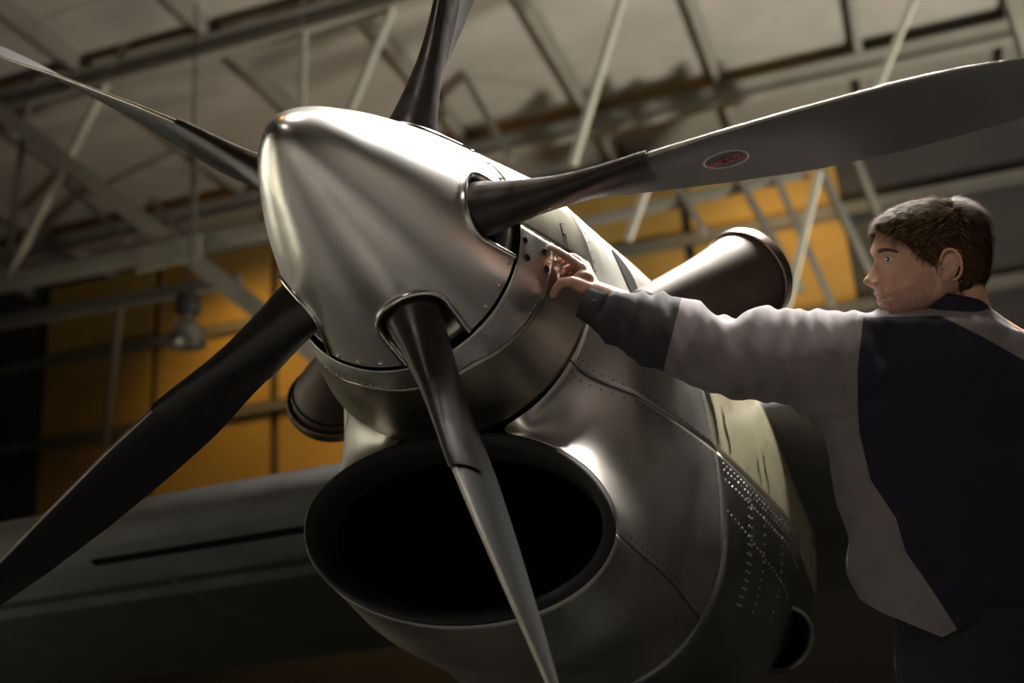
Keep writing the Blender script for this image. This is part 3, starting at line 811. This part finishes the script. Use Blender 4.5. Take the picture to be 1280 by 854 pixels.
# ------------------------------------------------------------------ mechanic
def J(u, v, d): return wat(u, v, d)
XC, YC, ZCm = RW@np.array([1, 0, 0.]), RW@np.array([0, 1, 0.]), RW@np.array([0, 0, 1.])   # image right, image up, towards the camera
foot = np.array([stc[0], stc[1], foot_z])
person = tag(empty('person', foot), 'person in grey and navy work jacket reaching out to the cowl', 'person')
PINV = Matrix.Translation(-Vector(foot))
def pobj(name, v, f, m, parent=person, **k):
    o = mesh_obj(name, v, f, m, parent, **k)
    if parent is person: o.matrix_parent_inverse = PINV
    return o
def voxel(name, vf, size, m, smooth_it=4, parent=person, fac=0.5):
    o = mesh_obj(name, *vf, m, None); fix_normals(o)
    r = o.modifiers.new('r', 'REMESH'); r.mode = 'VOXEL'; r.voxel_size = size; r.use_smooth_shade = True
    if smooth_it:
        s = o.modifiers.new('s', 'SMOOTH'); s.factor = fac; s.iterations = smooth_it
    bpy.context.view_layer.update()
    me = bpy.data.meshes.new_from_object(o.evaluated_get(bpy.context.evaluated_depsgraph_get()))
    o.modifiers.clear(); od = o.data; o.data = me; bpy.data.meshes.remove(od); me.name = name
    for p in me.polygons: p.use_smooth = True
    if parent is not None:
        o.parent = parent
        if parent is person: o.matrix_parent_inverse = PINV
    return o
# ---- head surface: horizontal slices
HD = 2.50
HC = J(1165, 325, HD); HS = HD/FPX
def hp(u, v, y=0.0): return HC+XC*(u-1165)*HS+YC*(325-v)*HS+ZCm*y     # y in metres towards the camera
vv = np.array([256, 258, 262, 270, 280, 290, 300, 310, 318, 326, 336, 346, 354, 361, 367, 372, 377, 383, 390, 398, 405, 409])
fu = np.array([1172, 1152, 1136, 1118, 1105, 1097.5, 1093.5, 1091, 1090.5, 1095, 1098.5, 1099.5, 1098.5, 1096, 1094, 1097.5, 1096.5, 1100, 1097, 1098.5, 1106, 1115])
bu = np.array([1178, 1192, 1204, 1215, 1223, 1228, 1230.5, 1231.5, 1231.5, 1230.5, 1228, 1223, 1217, 1208, 1197, 1187, 1178, 1168, 1156, 1143, 1130, 1122])
hw = np.array([0.006, 0.028, 0.043, 0.058, 0.068, 0.0735, 0.0765, 0.0770, 0.0765, 0.0755, 0.0735, 0.0710, 0.0685, 0.066, 0.063, 0.060, 0.0565, 0.052, 0.046, 0.037, 0.024, 0.006])
nose_v = [320, 326, 332, 337, 344, 349, 352, 355, 358, 360.5, 363]; nose_h = [0, 2.0, 6.0, 10.5, 15.5, 19.5, 20.5, 18.5, 11.5, 4, 0]; nose_s = [0.006, 0.0065, 0.007, 0.008, 0.0095, 0.0115, 0.0125, 0.013, 0.0125, 0.010, 0.008]
def head_mesh():
    V = []; rows = np.concatenate([np.linspace(256, 262, 7), np.arange(263, 409.1, 0.9)]); nc = 200
    for v in rows:
        F0, B0, w = np.interp(v, vv, fu), np.interp(v, vv, bu), np.interp(v, vv, hw)
        cu = (F0+B0)/2+0.06*(B0-F0); 
        for k in range(nc):
            q = 2*math.pi*k/nc; q = q-0.35*math.sin(2*q)*0.5  # denser in front
            c, s = math.cos(q), math.sin(q)
            face = np.interp(v, [300, 330, 380, 409], [2.1, 2.25, 2.3, 2.0])
            L = (cu-F0) if c > 0 else (B0-cu)
            e_ = 2.0/face
            x = math.copysign(abs(c)**e_, c)*L*HS; y = math.copysign(abs(s)**e_, s)*w
            if c > 0:
                # nose, sockets, cheeks, lips
                nh, ns = np.interp(v, nose_v, nose_h), np.interp(v, nose_v, nose_s)
                dx = nh*HS*math.exp(-(y/ns)**2*1.1)
                ay = abs(y)
                dx -= 0.0105*math.exp(-((ay-0.030)/0.013)**2-((v-323.5)/6.5)**2)
                dx += 0.0035*math.exp(-((ay-0.024)/0.018)**2-((v-313)/4.5)**2)
                dx += 0.0040*math.exp(-((ay-0.046)/0.014)**2-((v-341)/9)**2)
                dx -= 0.0035*math.exp(-((ay-0.027)/0.008)**2-((v-360)/9)**2)
                dx -= 0.004*math.exp(-((ay-0.028)/0.008)**2-((v-372)/3.5)**2)
                dx += 0.0020*math.exp(-(ay/0.020)**2)*(math.exp(-((v-368)/2.4)**2)+math.exp(-((v-376)/2.6)**2))
                x += dx
            V.append(hp(cu-x/HS, v, y))
    F_ = grid_faces(len(rows), nc, True); F_.append(tuple(range(nc))); F_.append(tuple((len(rows)-1)*nc+k for k in range(nc)))
    return V, F_
parts = [head_mesh()]
# neck
parts.append(tube([hp(1192, 335), hp(1198, 372), hp(1208, 420), hp(1216, 470)], [0.050, 0.056, 0.062, 0.075], 28))
# nose tip and wings, lips
parts.append(ellipsoid(hp(1085.6, 350.0), (XC*0.0100, YC*0.0070, ZCm*0.0090), 20, 14))
for sg in (1, -1): parts.append(ellipsoid(hp(1091.5, 354.2, sg*0.0115), (XC*0.0080, YC*0.0052, ZCm*0.0052), 18, 12))
# ears: helix rim, concha and lobe
for sg in (1, -1):
    yb = sg*0.0800
    rim = []
    for k in range(22):
        t = math.radians(165-k*250/21)
        uu, v2 = 1169+math.cos(t)*11.5+(-(math.sin(t))*2), 334-math.sin(t)*18.5
        rim.append(hp(uu, v2, yb+sg*(0.006+0.010*(uu-1157)/24)))
    rr_ = [0.0036]*22
    parts.append(tube(rim, rr_, 10, round_caps=True))
    parts.append(ellipsoid(hp(1168.5, 334, yb+sg*0.0015), (XC*0.0185+ZCm*sg*0.007, YC*0.031, ZCm*0.0045), 20, 14))
    parts.append(ellipsoid(hp(1163, 351, yb+sg*0.004), (XC*0.008, YC*0.0085, ZCm*0.0045), 16, 12))
    parts.append(tube([hp(1175, 325, yb+sg*0.008), hp(1174, 339, yb+sg*0.008), hp(1167, 347, yb+sg*0.006)], 0.0028, 8, round_caps=True))
    parts.append(ellipsoid(hp(1159.5, 337, yb+sg*0.004), (XC*0.003, YC*0.005, ZCm*0.005), 12, 10))
# trunk, hidden under the jacket
def trunk(scale=1.0):
    pr = []
    rowsT = [(395, 1195, 60), (420, 1200, 105), (480, 1208, 120), (560, 1210, 122), (650, 1218, 118), (750, 1232, 108), (850, 1243, 112), (890, 1247, 108)]
    V = []; n = 32
    for v, cu, a in rowsT:
        c = J(cu, v, 2.60)
        for k in range(n):
            q = 2*math.pi*k/n; V.append(c+XC*a*2.6/FPX*math.cos(q)*scale+ZCm*0.105*math.sin(q)*scale)
    F_ = grid_faces(len(rowsT), n, True); F_.append(tuple(range(n))); F_.append(tuple((len(rowsT)-1)*n+k for k in range(n)))
    return V, F_
parts.append(trunk(0.86))
sh = J(1085, 432, 2.545); el = J(900, 436, 2.555); wr_ = J(744, 367, 2.61)
parts.append(tube([J(1150, 430, 2.56), sh, J(990, 436, 2.55), el], [0.075, 0.062, 0.052, 0.043], 24, round_caps=True))
parts.append(tube([el, J(840, 412, 2.575), J(780, 384, 2.60), wr_], [0.043, 0.044, 0.034, 0.027], 24, round_caps=True))
# far arm hanging on the other side
parts.append(tube([J(1300, 450, 2.62), J(1345, 480, 2.66), J(1370, 600, 2.74), J(1330, 690, 2.86), J(1270, 700, 2.95)], [0.075, 0.06, 0.05, 0.04, 0.03], 20, round_caps=True))
parts.append(tube([J(1275, 700, 2.94), J(1240, 705, 2.99)], [0.034, 0.026], 16, round_caps=True))
# hand: palm rays + fingers
mcp = dict(index=J(726, 334.5, 2.627), middle=J(731, 333, 2.645), ring=J(733, 338, 2.662), pinky=J(733, 346, 2.675))
for q in mcp.values(): parts.append(tube([wr_, (wr_+q)/2, q], [0.020, 0.0155, 0.0125], 16, round_caps=True))
fingers = dict(
    index=[(726, 334.5, 2.627), (709, 321.5, 2.640), (697, 314, 2.650), (689, 309.3, 2.658)],
    middle=[(731, 333, 2.645), (717, 322, 2.665), (706, 321, 2.676), (700, 326, 2.672)],
    ring=[(733, 338, 2.662), (716, 332, 2.676), (706, 337, 2.672), (703, 345, 2.665)],
    pinky=[(733, 346, 2.675), (719, 342, 2.682), (710, 347, 2.676), (707, 353, 2.668)])
frad = dict(index=[0.0112, 0.0096, 0.0086, 0.0074], middle=[0.0112, 0.0098, 0.0088, 0.0076], ring=[0.0108, 0.0092, 0.0082, 0.0072], pinky=[0.0098, 0.0080, 0.0072, 0.0064])
for k_, ch_ in fingers.items(): parts.append(tube([J(*p) for p in ch_], frad[k_], 14, round_caps=True))
parts.append(tube([wr_, J(728, 359, 2.597), J(714, 352, 2.592), J(702, 353, 2.598), J(695.5, 361, 2.603), J(691.5, 369, 2.608)], [0.019, 0.0165, 0.0125, 0.0105, 0.0098, 0.0082], 16, round_caps=True))
parts.append(ellipsoid(J(729, 349, 2.612), (XC*0.024, YC*0.019, ZCm*0.013), 20, 14))
# legs
hipL, hipR = J(1225, 880, 2.56), J(1262, 885, 2.64)
for hpnt, off in ((hipL, np.array([-0.10, -0.06, 0])), (hipR, np.array([0.10, 0.08, 0]))):
    ft = foot+off
    parts.append(tube([hpnt, (hpnt+ft)/2+np.array([-0.02, 0, 0.02]), ft+Zup*0.09], [0.088, 0.058, 0.04], 20, round_caps=True))
    parts.append(tube([ft+Zup*0.06, ft+Zup*0.035+np.array([-0.16, 0.03, 0])], [0.042, 0.034], 16, round_caps=True))
body = voxel('body', merge(parts), 0.0028, M_skin, 3)
body['label'] = 'bare skin of face, neck and pointing hand'
# eyes, brows, lips, stubble placed on the finished skin
from mathutils.bvhtree import BVHTree
bvh = BVHTree.FromPolygons([v_.co for v_ in body.data.vertices], [tuple(p.vertices) for p in body.data.polygons])
def on_skin(u, v, sg=1):
    """skin point seen at a pixel; sg = -1 mirrors it to the far side of the face"""
    d_ = RW@ray(u, v); h_, n_, _, _ = bvh.ray_cast(Vector(CAM+d_*2.0), Vector(d_))
    if h_ is None: return None, None
    p_, n_ = np.array(h_), np.array(n_)
    if sg < 0:
        p_ = p_-2*ZCm*((p_-HC)@ZCm); n_ = n_-2*ZCm*(n_@ZCm)
    return p_, n_
def hairs(name, m, samples, parent=person, wd=0.0005):
    V, F_ = [], []
    for p, d, L, sd in samples:
        o_ = len(V); V += [p-sd*wd, p+sd*wd, p+d*L]; F_.append((o_, o_+1, o_+2))
    o = pobj(name, V, F_, m, parent); return o
for sg in (1, -1):
    p, n_ = on_skin(1111.5, 324.0, sg)
    c = p-n_*0.0068
    v, f = ellipsoid(c, (XC*0.0125, YC*0.0125, ZCm*0.0125), 24, 16); ey = pobj('eye', v, f, M_eye)
    gaze = -XC*0.88+ZCm*sg*0.46+YC*0.0; gaze /= np.linalg.norm(gaze)
    v, f = revolve([(0.0050, 0.0116), (0.0035, 0.0123), (0.0001, 0.0130)], 18, gaze, c); mesh_obj('iris', v, f, M_iris, ey)
    # upper and lower lids: partial shells over the eyeball
    for lo, hi, nm_ in ((24, 80, 'upper_eyelid'), (-80, -30, 'lower_eyelid')):
        V = []
        for i in range(8):
            la = math.radians(lo+(hi-lo)*i/7)
            for k in range(20):
                lo_ = 2*math.pi*k/20
                V.append(c+0.0136*(math.cos(la)*(math.cos(lo_)*XC+math.sin(lo_)*ZCm)+math.sin(la)*YC))
        mesh_obj(nm_, V, grid_faces(8, 20, True), M_skin, ey)
    sm_ = []
    for k in range(650):
        t = random.random(); uu = 1097.5+25*t; v2 = 315.6-3.2*math.sin(math.pi*min(1, t*0.85+0.12))+random.uniform(-2.6, 2.6)*(1-0.6*t)
        p, n_ = on_skin(uu, v2, sg)
        if p is None: continue
        d = XC*random.uniform(0.6, 1.0)+YC*random.uniform(-0.10, 0.35)+n_*0.12; d /= np.linalg.norm(d)
        sm_.append((p+n_*0.0006, d, random.uniform(0.005, 0.008), YC))
    hairs('eyebrow', M_brow, sm_)
    sm_ = []
    STB = [(1097, 366), (1100, 360), (1116, 364), (1138, 358), (1154, 340), (1166, 338), (1170, 352), (1164, 372), (1130, 396), (1104, 404), (1098, 392)]
    def _in(x, y):
        r_ = False; j_ = len(STB)-1
        for i_ in range(len(STB)):
            (xi, yi), (xj, yj) = STB[i_], STB[j_]
            if (yi > y) != (yj > y) and x < (xj-xi)*(y-yi)/(yj-yi)+xi: r_ = not r_
            j_ = i_
        return r_
    for k in range(5200):
        uu, v2 = random.uniform(1096, 1173), random.uniform(337, 405)
        if not _in(uu, v2): continue
        p, n_ = on_skin(uu, v2, sg)
        if p is None: continue
        d = -YC*0.8+n_*0.35+rng.normal(size=3)*0.2; d /= np.linalg.norm(d)
        sm_.append((p+n_*0.0002, d, random.uniform(0.0015, 0.0028), XC))
    hairs('stubble', M_brow, sm_, wd=0.00022)['kind'] = 'stuff'
# lips
for v0, hgt, nm_ in ((368.3, 0.0034, 'upper_lip'), (376.2, 0.0040, 'lower_lip')):
    V = []
    ts = np.linspace(-1, 1, 17)
    for t in ts:
        yy = 0.021*t; uu = np.interp(v0, vv, fu)+10.5*t*t; hh = hgt*(1-0.85*t*t)
        c = hp(uu+0.6, v0+(371.8-v0)*t*t*0.85, yy)
        for k in range(10):
            q = 2*math.pi*k/10; V.append(c+(-XC)*0.0030*math.cos(q)*(1-0.4*t*t)+YC*hh*math.sin(q))
    pobj(nm_, V, grid_faces(17, 10, True), M_lip)
# lips tint: thin strip patches are left to the skin; hair
hv = np.array([246, 248, 253, 262, 272, 284, 296, 308, 320, 332, 344, 354, 362, 369])
hf = np.array([1172, 1150, 1128, 1108, 1096, 1090, 1100, 1138, 1150, 1168, 1188, 1196, 1202, 1207])
hb = np.array([1180, 1198, 1210, 1222, 1230, 1235.5, 1238, 1239, 1239, 1238, 1236, 1232, 1226, 1219])
hwid = np.array([0.008, 0.034, 0.052, 0.067, 0.077, 0.0815, 0.0825, 0.082, 0.081, 0.0795, 0.077, 0.072, 0.066, 0.060])
def skull(v, q, grow=0.0):
    """point and outward normal on the hair shell; q=0 front, pi back"""
    w = np.interp(v, hv, hwid); Fh = np.interp(v, [246, 248, 253, 262, 272, 284, 296, 310, 330, 370], [1172, 1150, 1128, 1108, 1096, 1089, 1087, 1086, 1090, 1100]); Bh = np.interp(v, hv, hb)
    cu = (Fh+Bh)/2+4; c, s = math.cos(q), math.sin(q); L = (cu-Fh) if c > 0 else (Bh-cu)
    return hp(cu-math.copysign(abs(c)**0.9, c)*L, v, math.copysign(abs(s)**0.9, s)*w)
def hair_limit(v):
    """front-most q at which hair grows on this row (cut by the hairline)"""
    Fh = np.interp(v, hv, hf); w_ = np.interp(v, [246, 286, 290, 300, 308, 320, 332, 344, 369], [0.0, 0.0, 0.33, 0.74, 0.97, 1.09, 1.28, 1.62, 1.98]); return w_
V, F_ = [], []; rowsH = np.linspace(246.5, 368, 44); nh = 72
for v in rowsH:
    q0 = hair_limit(v)
    for k in range(nh):
        q = q0+(2*math.pi-2*q0)*k/(nh-1); p = skull(v, q); nrm = p-hp(1168, 318); nrm /= np.linalg.norm(nrm)
        nz = noise.noise(Vector(p*55))*0.0035+noise.noise(Vector(p*160))*0.0018
        V.append(p-nrm*(0.004-nz))
hair = pobj('hair', V, grid_faces(len(rowsH), nh), M_hairbase)
hair['label'] = 'short brown hair'
# strands
V, F_ = [], []
for i in range(15000):
    v = 246.6+121*random.random()**0.9 if i % 5 > 1 else random.uniform(246.4, 275); q0 = hair_limit(v)+0.02
    q = q0+(2*math.pi-2*q0)*random.random()
    p = skull(v, q); nrm = p-hp(1168, 318); nrm /= np.linalg.norm(nrm); p = p-nrm*0.006
    comb = -XC*0.55-YC*0.55 if v < 300 and math.cos(q) > -0.2 else -YC*0.95+XC*0.15
    if v < 262: comb = -XC*0.8+XC*random.uniform(-0.3, 0.5) if math.cos(q) > -0.1 else XC*0.7-YC*0.5
    d = comb-nrm*(comb@nrm); d = d/max(np.linalg.norm(d), 1e-6)*0.92+nrm*(random.uniform(0.16, 0.40)+(0.5 if i % 41 == 0 else 0))+rng.normal(size=3)*0.16; d /= np.linalg.norm(d)
    L = random.uniform(0.010, 0.022)*(1.35 if i % 37 == 0 else 1) if v > 300 else random.uniform(0.016, 0.032)
    side = np.cross(d, nrm); side /= max(np.linalg.norm(side), 1e-6); wd = 0.0006
    mid = p+d*L*0.55+nrm*0.0012; tip = p+d*L-nrm*0.0010
    o_ = len(V); V += [p-side*wd, p+side*wd, mid-side*wd*0.8, mid+side*wd*0.8, tip]; F_ += [(o_, o_+1, o_+3, o_+2), (o_+2, o_+3, o_+4)]
# fringe
for i in range(700):
    q = random.uniform(-0.75, 0.75); v = random.uniform(262, 282); p = skull(v, q); nrm = p-hp(1168, 318); nrm /= np.linalg.norm(nrm); p = p-nrm*0.004
    d = -YC*1.0-XC*0.25*math.cos(q)+rng.normal(size=3)*0.14; d /= np.linalg.norm(d); L = random.uniform(0.016, 0.030)
    side = np.cross(d, nrm); side /= max(np.linalg.norm(side), 1e-6); wd = 0.0006
    tip = p+d*L+nrm*0.001; mid = p+d*L*0.5+nrm*0.004
    o_ = len(V); V += [p-side*wd, p+side*wd, mid-side*wd*0.8, mid+side*wd*0.8, tip]; F_ += [(o_, o_+1, o_+3, o_+2), (o_+2, o_+3, o_+4)]
st_ = mesh_obj('hair_strands', V, F_, M_hair, hair); st_['kind'] = 'stuff'

# ---- jacket
def ring_tube(secs, n=40):
    """secs: (u, v, depth, r) centre and radius"""
    return tube([J(a, b_, c) for a, b_, c, _ in secs], [s[3] for s in secs], n, round_caps=False)
jp = []
jp.append(ring_tube([(731, 376, 2.612, 0.034), (745, 383, 2.606, 0.040), (775, 398, 2.595, 0.054), (805, 411, 2.585, 0.066), (835, 421, 2.575, 0.075), (880, 437, 2.562, 0.083), (930, 445, 2.555, 0.090), (980, 449, 2.55, 0.097), (1030, 450, 2.548, 0.102), (1080, 452, 2.548, 0.106), (1130, 456, 2.55, 0.108)]))
rowsJ = [(384, 1200, 36, 0.062), (388, 1194, 70, 0.080), (393, 1180, 106, 0.100), (402, 1186, 122, 0.125), (430, 1200, 140, 0.145), (480, 1212, 160, 0.155), (530, 1210, 172, 0.158), (580, 1212, 172, 0.156), (640, 1214, 172, 0.152), (700, 1226, 165, 0.150), (760, 1240, 160, 0.150), (820, 1252, 158, 0.152), (900, 1262, 156, 0.152)]
V = []; n = 56
for v, cu, a, b_ in rowsJ:
    dpt = float(np.interp(v, [372, 400, 450, 600], [2.505, 2.515, 2.55, 2.59])); c = J(cu, v, dpt)
    # the far shoulder drops to the right
    for k in range(n):
        q = 2*math.pi*k/n; cx = math.cos(q)
        drop = max(0, cx)**1.5*a*0.55*np.interp(v, [372, 390, 430, 520], [0.5, 0.62, 0.35, 0.0])
        V.append(c+XC*a*dpt/FPX*math.copysign(abs(cx)**0.85, cx)+ZCm*b_*math.copysign(abs(math.sin(q))**0.9, math.sin(q))-YC*drop*dpt/FPX)
F_ = grid_faces(len(rowsJ), n, True); F_.append(tuple(range(n))); F_.append(tuple((len(rowsJ)-1)*n+k for k in range(n)))
jp.append((V, F_))
jp.append(tube([J(1292, 470, 2.62), J(1350, 500, 2.66), J(1385, 610, 2.74), J(1340, 700, 2.86), J(1285, 702, 2.94)], [0.10, 0.09, 0.08, 0.065, 0.045], 24, round_caps=True))
jp.append(tube([J(995, 452, 2.553), J(1040, 484, 2.555), J(1072, 540, 2.57), J(1092, 620, 2.58)], [0.08, 0.085, 0.075, 0.06], 24, round_caps=True))
jk = voxel('jacket_form', merge(jp), 0.006, M_grey, 5, parent=None)
# cloth folds
me = jk.data
co = np.zeros(len(me.vertices)*3); me.vertices.foreach_get('co', co); co = co.reshape(-1, 3)
no = np.zeros(len(me.vertices)*3); me.vertex_normals.foreach_get('vector', no); no = no.reshape(-1, 3)
def uvd(p):
    c = RW.T@(p-CAM); return CX+FPX*c[0]/-c[2], CY-FPX*c[1]/-c[2], -c[2]
for i in range(len(co)):
    p = co[i]; u, v, d = uvd(p)
    arm = float(np.interp(u, [1040, 1110], [1, 0]))*(1 if v < 520 else 0)
    # sleeve: ring wrinkles slanted round the arm, deeper near cuff and elbow
    if arm > 0:
        w1 = noise.noise(Vector((u*0.030+v*0.010, v*0.008+d*6, 3.1)))
        w2 = noise.noise(Vector((u*0.062-v*0.022, v*0.015+d*10, 8.7)))
        amp = np.interp(u, [725, 760, 830, 900, 1000, 1080], [0.004, 0.018, 0.019, 0.018, 0.014, 0.015])
        rg = (1-abs(w1)*2.4)*0.6+w2*0.9
        topk = np.interp(v, [375, 420, 500], [1.25, 0.75, 0.55])
        f1 = amp*rg*topk
    else: f1 = 0
    # back: long soft drapes
    w3 = noise.noise(Vector((u*0.012+v*0.004, v*0.004, d*3+1.7))); w4 = noise.noise(Vector((u*0.030+v*0.016, v*0.008, d*5+9)))
    f2 = (w3*0.022+w4*0.014)*(1-arm)*np.interp(v, [385, 450], [0.3, 1])
    co[i] = p+no[i]*(f1+f2)
me.vertices.foreach_set('co', co.reshape(-1)); me.update()
sm = jk.modifiers.new('s', 'SMOOTH'); sm.factor = 0.5; sm.iterations = 2
bpy.context.view_layer.update()
me2 = bpy.data.meshes.new_from_object(jk.evaluated_get(bpy.context.evaluated_depsgraph_get()))
bpy.data.objects.remove(jk, do_unlink=True)
# cut the cloth into its sewn panels
bmj = bmesh.new(); bmj.from_mesh(me2)
def pix_plane(a, b_):
    """plane through the sight line pair: contains camera-space line a-b swept along depth"""
    A0, A1 = J(*a, 2.4), J(*a, 2.8); B0 = J(*b_, 2.4); n_ = np.cross(A1-A0, B0-A0); return Vector(A0), Vector(n_/np.linalg.norm(n_))
NAVY = [(1079, 397), (1175, 394.5), (1232, 423), (1290, 456), (1700, 660), (1700, 960), (1290, 735), (1180, 690), (1120, 648), (1088, 600), (1074, 540), (1070, 480)]
LOWB = [(1120, 648), (1180, 690), (1290, 735), (1700, 960), (1700, 1200), (1330, 1000), (1170, 745), (1132, 690)]
HEM = [(1030, 722), (1100, 765), (1178, 797), (1236, 767), (1330, 822), (1700, 1000), (1700, 1300), (1000, 1300)]
cuts = [((850, 380), (828, 468)), ((731, 362), (737, 397)), ((1072, 380), (1072, 530)), ((1000, 525), (1090, 525))]
for poly in (NAVY, LOWB, HEM):
    for i_ in range(len(poly)):
        if poly[i_][0] < 1400 or poly[(i_+1) % len(poly)][0] < 1400: cuts.append((poly[i_], poly[(i_+1) % len(poly)]))
for a, b_ in cuts:
    co_, n_ = pix_plane(a, b_)
    lo_u, hi_u, lo_v, hi_v = min(a[0], b_[0])-8, max(a[0], b_[0])+8, min(a[1], b_[1])-8, max(a[1], b_[1])+8
    fs_ = []
    for fc in bmj.faces:
        uu_, v2_, _ = uvd(np.array(fc.calc_center_median()))
        if lo_u < uu_ < hi_u and lo_v < v2_ < hi_v: fs_.append(fc)
    es_ = list({e for fc in fs_ for e in fc.edges}); vs_ = list({v_ for fc in fs_ for v_ in fc.verts})
    bmesh.ops.bisect_plane(bmj, geom=vs_+es_+fs_, plane_co=co_, plane_no=n_, clear_inner=False, clear_outer=False)
def inside(poly, x, y):
    r = False; j = len(poly)-1
    for i in range(len(poly)):
        (xi, yi), (xj, yj) = poly[i], poly[j]
        if (yi > y) != (yj > y) and x < (xj-xi)*(y-yi)/(yj-yi)+xi: r = not r
        j = i
    return r
def side_of(a, b_, x, y): return (b_[0]-a[0])*(y-a[1])-(b_[1]-a[1])*(x-a[0])
bmj.verts.index_update(); bmj.verts.ensure_lookup_table()
groups = {'back_panel': [], 'cuff_panel': [], 'sleeve': [], 'side_panel': [], 'yoke': [], 'lower_back': []}
for fc in bmj.faces:
    c = np.array(fc.calc_center_median()); u, v, d = uvd(c)
    if u < 734 and side_of((731, 362), (737, 397), u, v) > 0: continue          # open cuff
    if inside(HEM, u, v): continue
    near = d < 2.62
    if u < 860 and side_of((850, 380), (828, 468), u, v) > 0: g_ = 'cuff_panel'
    elif u < 1072 and v < 525: g_ = 'sleeve'
    elif inside(NAVY, u, v): g_ = 'back_panel'
    elif v < 470: g_ = 'yoke'
    elif inside(LOWB, u, v): g_ = 'lower_back'
    else: g_ = 'side_panel'
    groups[g_].append(fc)
jacket = empty('jacket', foot, person); jacket.matrix_parent_inverse = PINV; jacket.location = Vector(foot)
jacket['label'] = 'work jacket in grey and navy panels'
JINV = Matrix.Translation(-Vector(foot))
def jobj(name, V, F_, m, **k):
    o = mesh_obj(name, V, F_, m, jacket, **k); o.matrix_parent_inverse = JINV; return o
mats_ = dict(back_panel=M_navy, cuff_panel=M_cuff, sleeve=M_grey, side_panel=M_grey, yoke=M_grey, lower_back=M_navy)
for g_, fl_ in groups.items():
    idx = {}; V = []; F_ = []
    for fc in fl_:
        q = []
        for v_ in fc.verts:
            if v_.index not in idx: idx[v_.index] = len(V); V.append(tuple(v_.co))
            q.append(idx[v_.index])
        F_.append(q)
    # verts created by bisect share index -1 until updated
    jobj(g_, V, F_, mats_[g_])
bmj.free(); bpy.data.meshes.remove(me2)
# cuff band, button, collar
cdir = J(775, 398, 2.595)-J(731, 376, 2.612); cdir /= np.linalg.norm(cdir)
c0 = J(731, 376, 2.612)
v, f = revolve([(0.030, 0.0), (0.0365, -0.002), (0.040, 0.0), (0.044, 0.03), (0.046, 0.045), (0.041, 0.046)], 40, cdir, c0); jobj('cuff', v, f, M_cuff)
bp_ = J(741, 380, 2.612)+ZCm*0.0445
v, f = revolve([(0.0075, -0.002), (0.0075, 0.002), (0.006, 0.003), (0.005, 0.0018), (0.0001, 0.0018)], 16, ZCm-YC*0.15-XC*0.2, bp_); jobj('button', v, f, M_button)
V = []; ncl = 40
for (uc, vc, r_, tilt) in ((1196, 398, 0.078, 0), (1192, 386, 0.070, 0), (1189, 373, 0.066, 0), (1189, 371.5, 0.070, 0), (1195, 388, 0.088, 0), (1199, 402, 0.104, 0)):
    c = J(uc, vc, 2.505)
    for k in range(ncl):
        q = 2*math.pi*k/ncl; cx = math.cos(q)
        V.append(c+XC*r_*0.93*cx+ZCm*r_*math.sin(q)-YC*(0.012*cx)*1.0)
jobj('collar', V, grid_faces(6, ncl, True), M_navy)
# ---- trousers and boots
tp = []
for hpnt, off in ((hipL, np.array([-0.10, -0.06, 0])), (hipR, np.array([0.10, 0.08, 0]))):
    ft = foot+off
    tp.append(tube([hpnt+Zup*0.12, hpnt, (hpnt+ft)/2+np.array([-0.02, 0, 0.02]), ft+Zup*0.07], [0.13, 0.118, 0.085, 0.075], 24))
tp.append(tube([J(1222, 735, 2.60), J(1228, 830, 2.60), J(1238, 895, 2.60)], [0.165, 0.185, 0.18], 28, round_caps=False))
voxel('trousers', merge(tp), 0.012, M_trouser, 3)
for off in (np.array([-0.10, -0.06, 0]), np.array([0.10, 0.08, 0])):
    ft = foot+off
    o = voxel('boot', merge([tube([ft+Zup*0.13, ft+Zup*0.055], [0.058, 0.055], 20, round_caps=False), tube([ft+Zup*0.05+np.array([0.04, 0, 0]), ft+Zup*0.045+np.array([-0.17, 0.03, 0])], [0.05, 0.045], 20, round_caps=True),
              box_vf(ft+np.array([-0.065, 0.013, 0.0125]), (np.array([1., 0, 0]), np.array([0, 1., 0]), Zup), (0.15, 0.048, 0.0125))]), 0.007, M_bootl, 2)
bpy.context.view_layer.update()
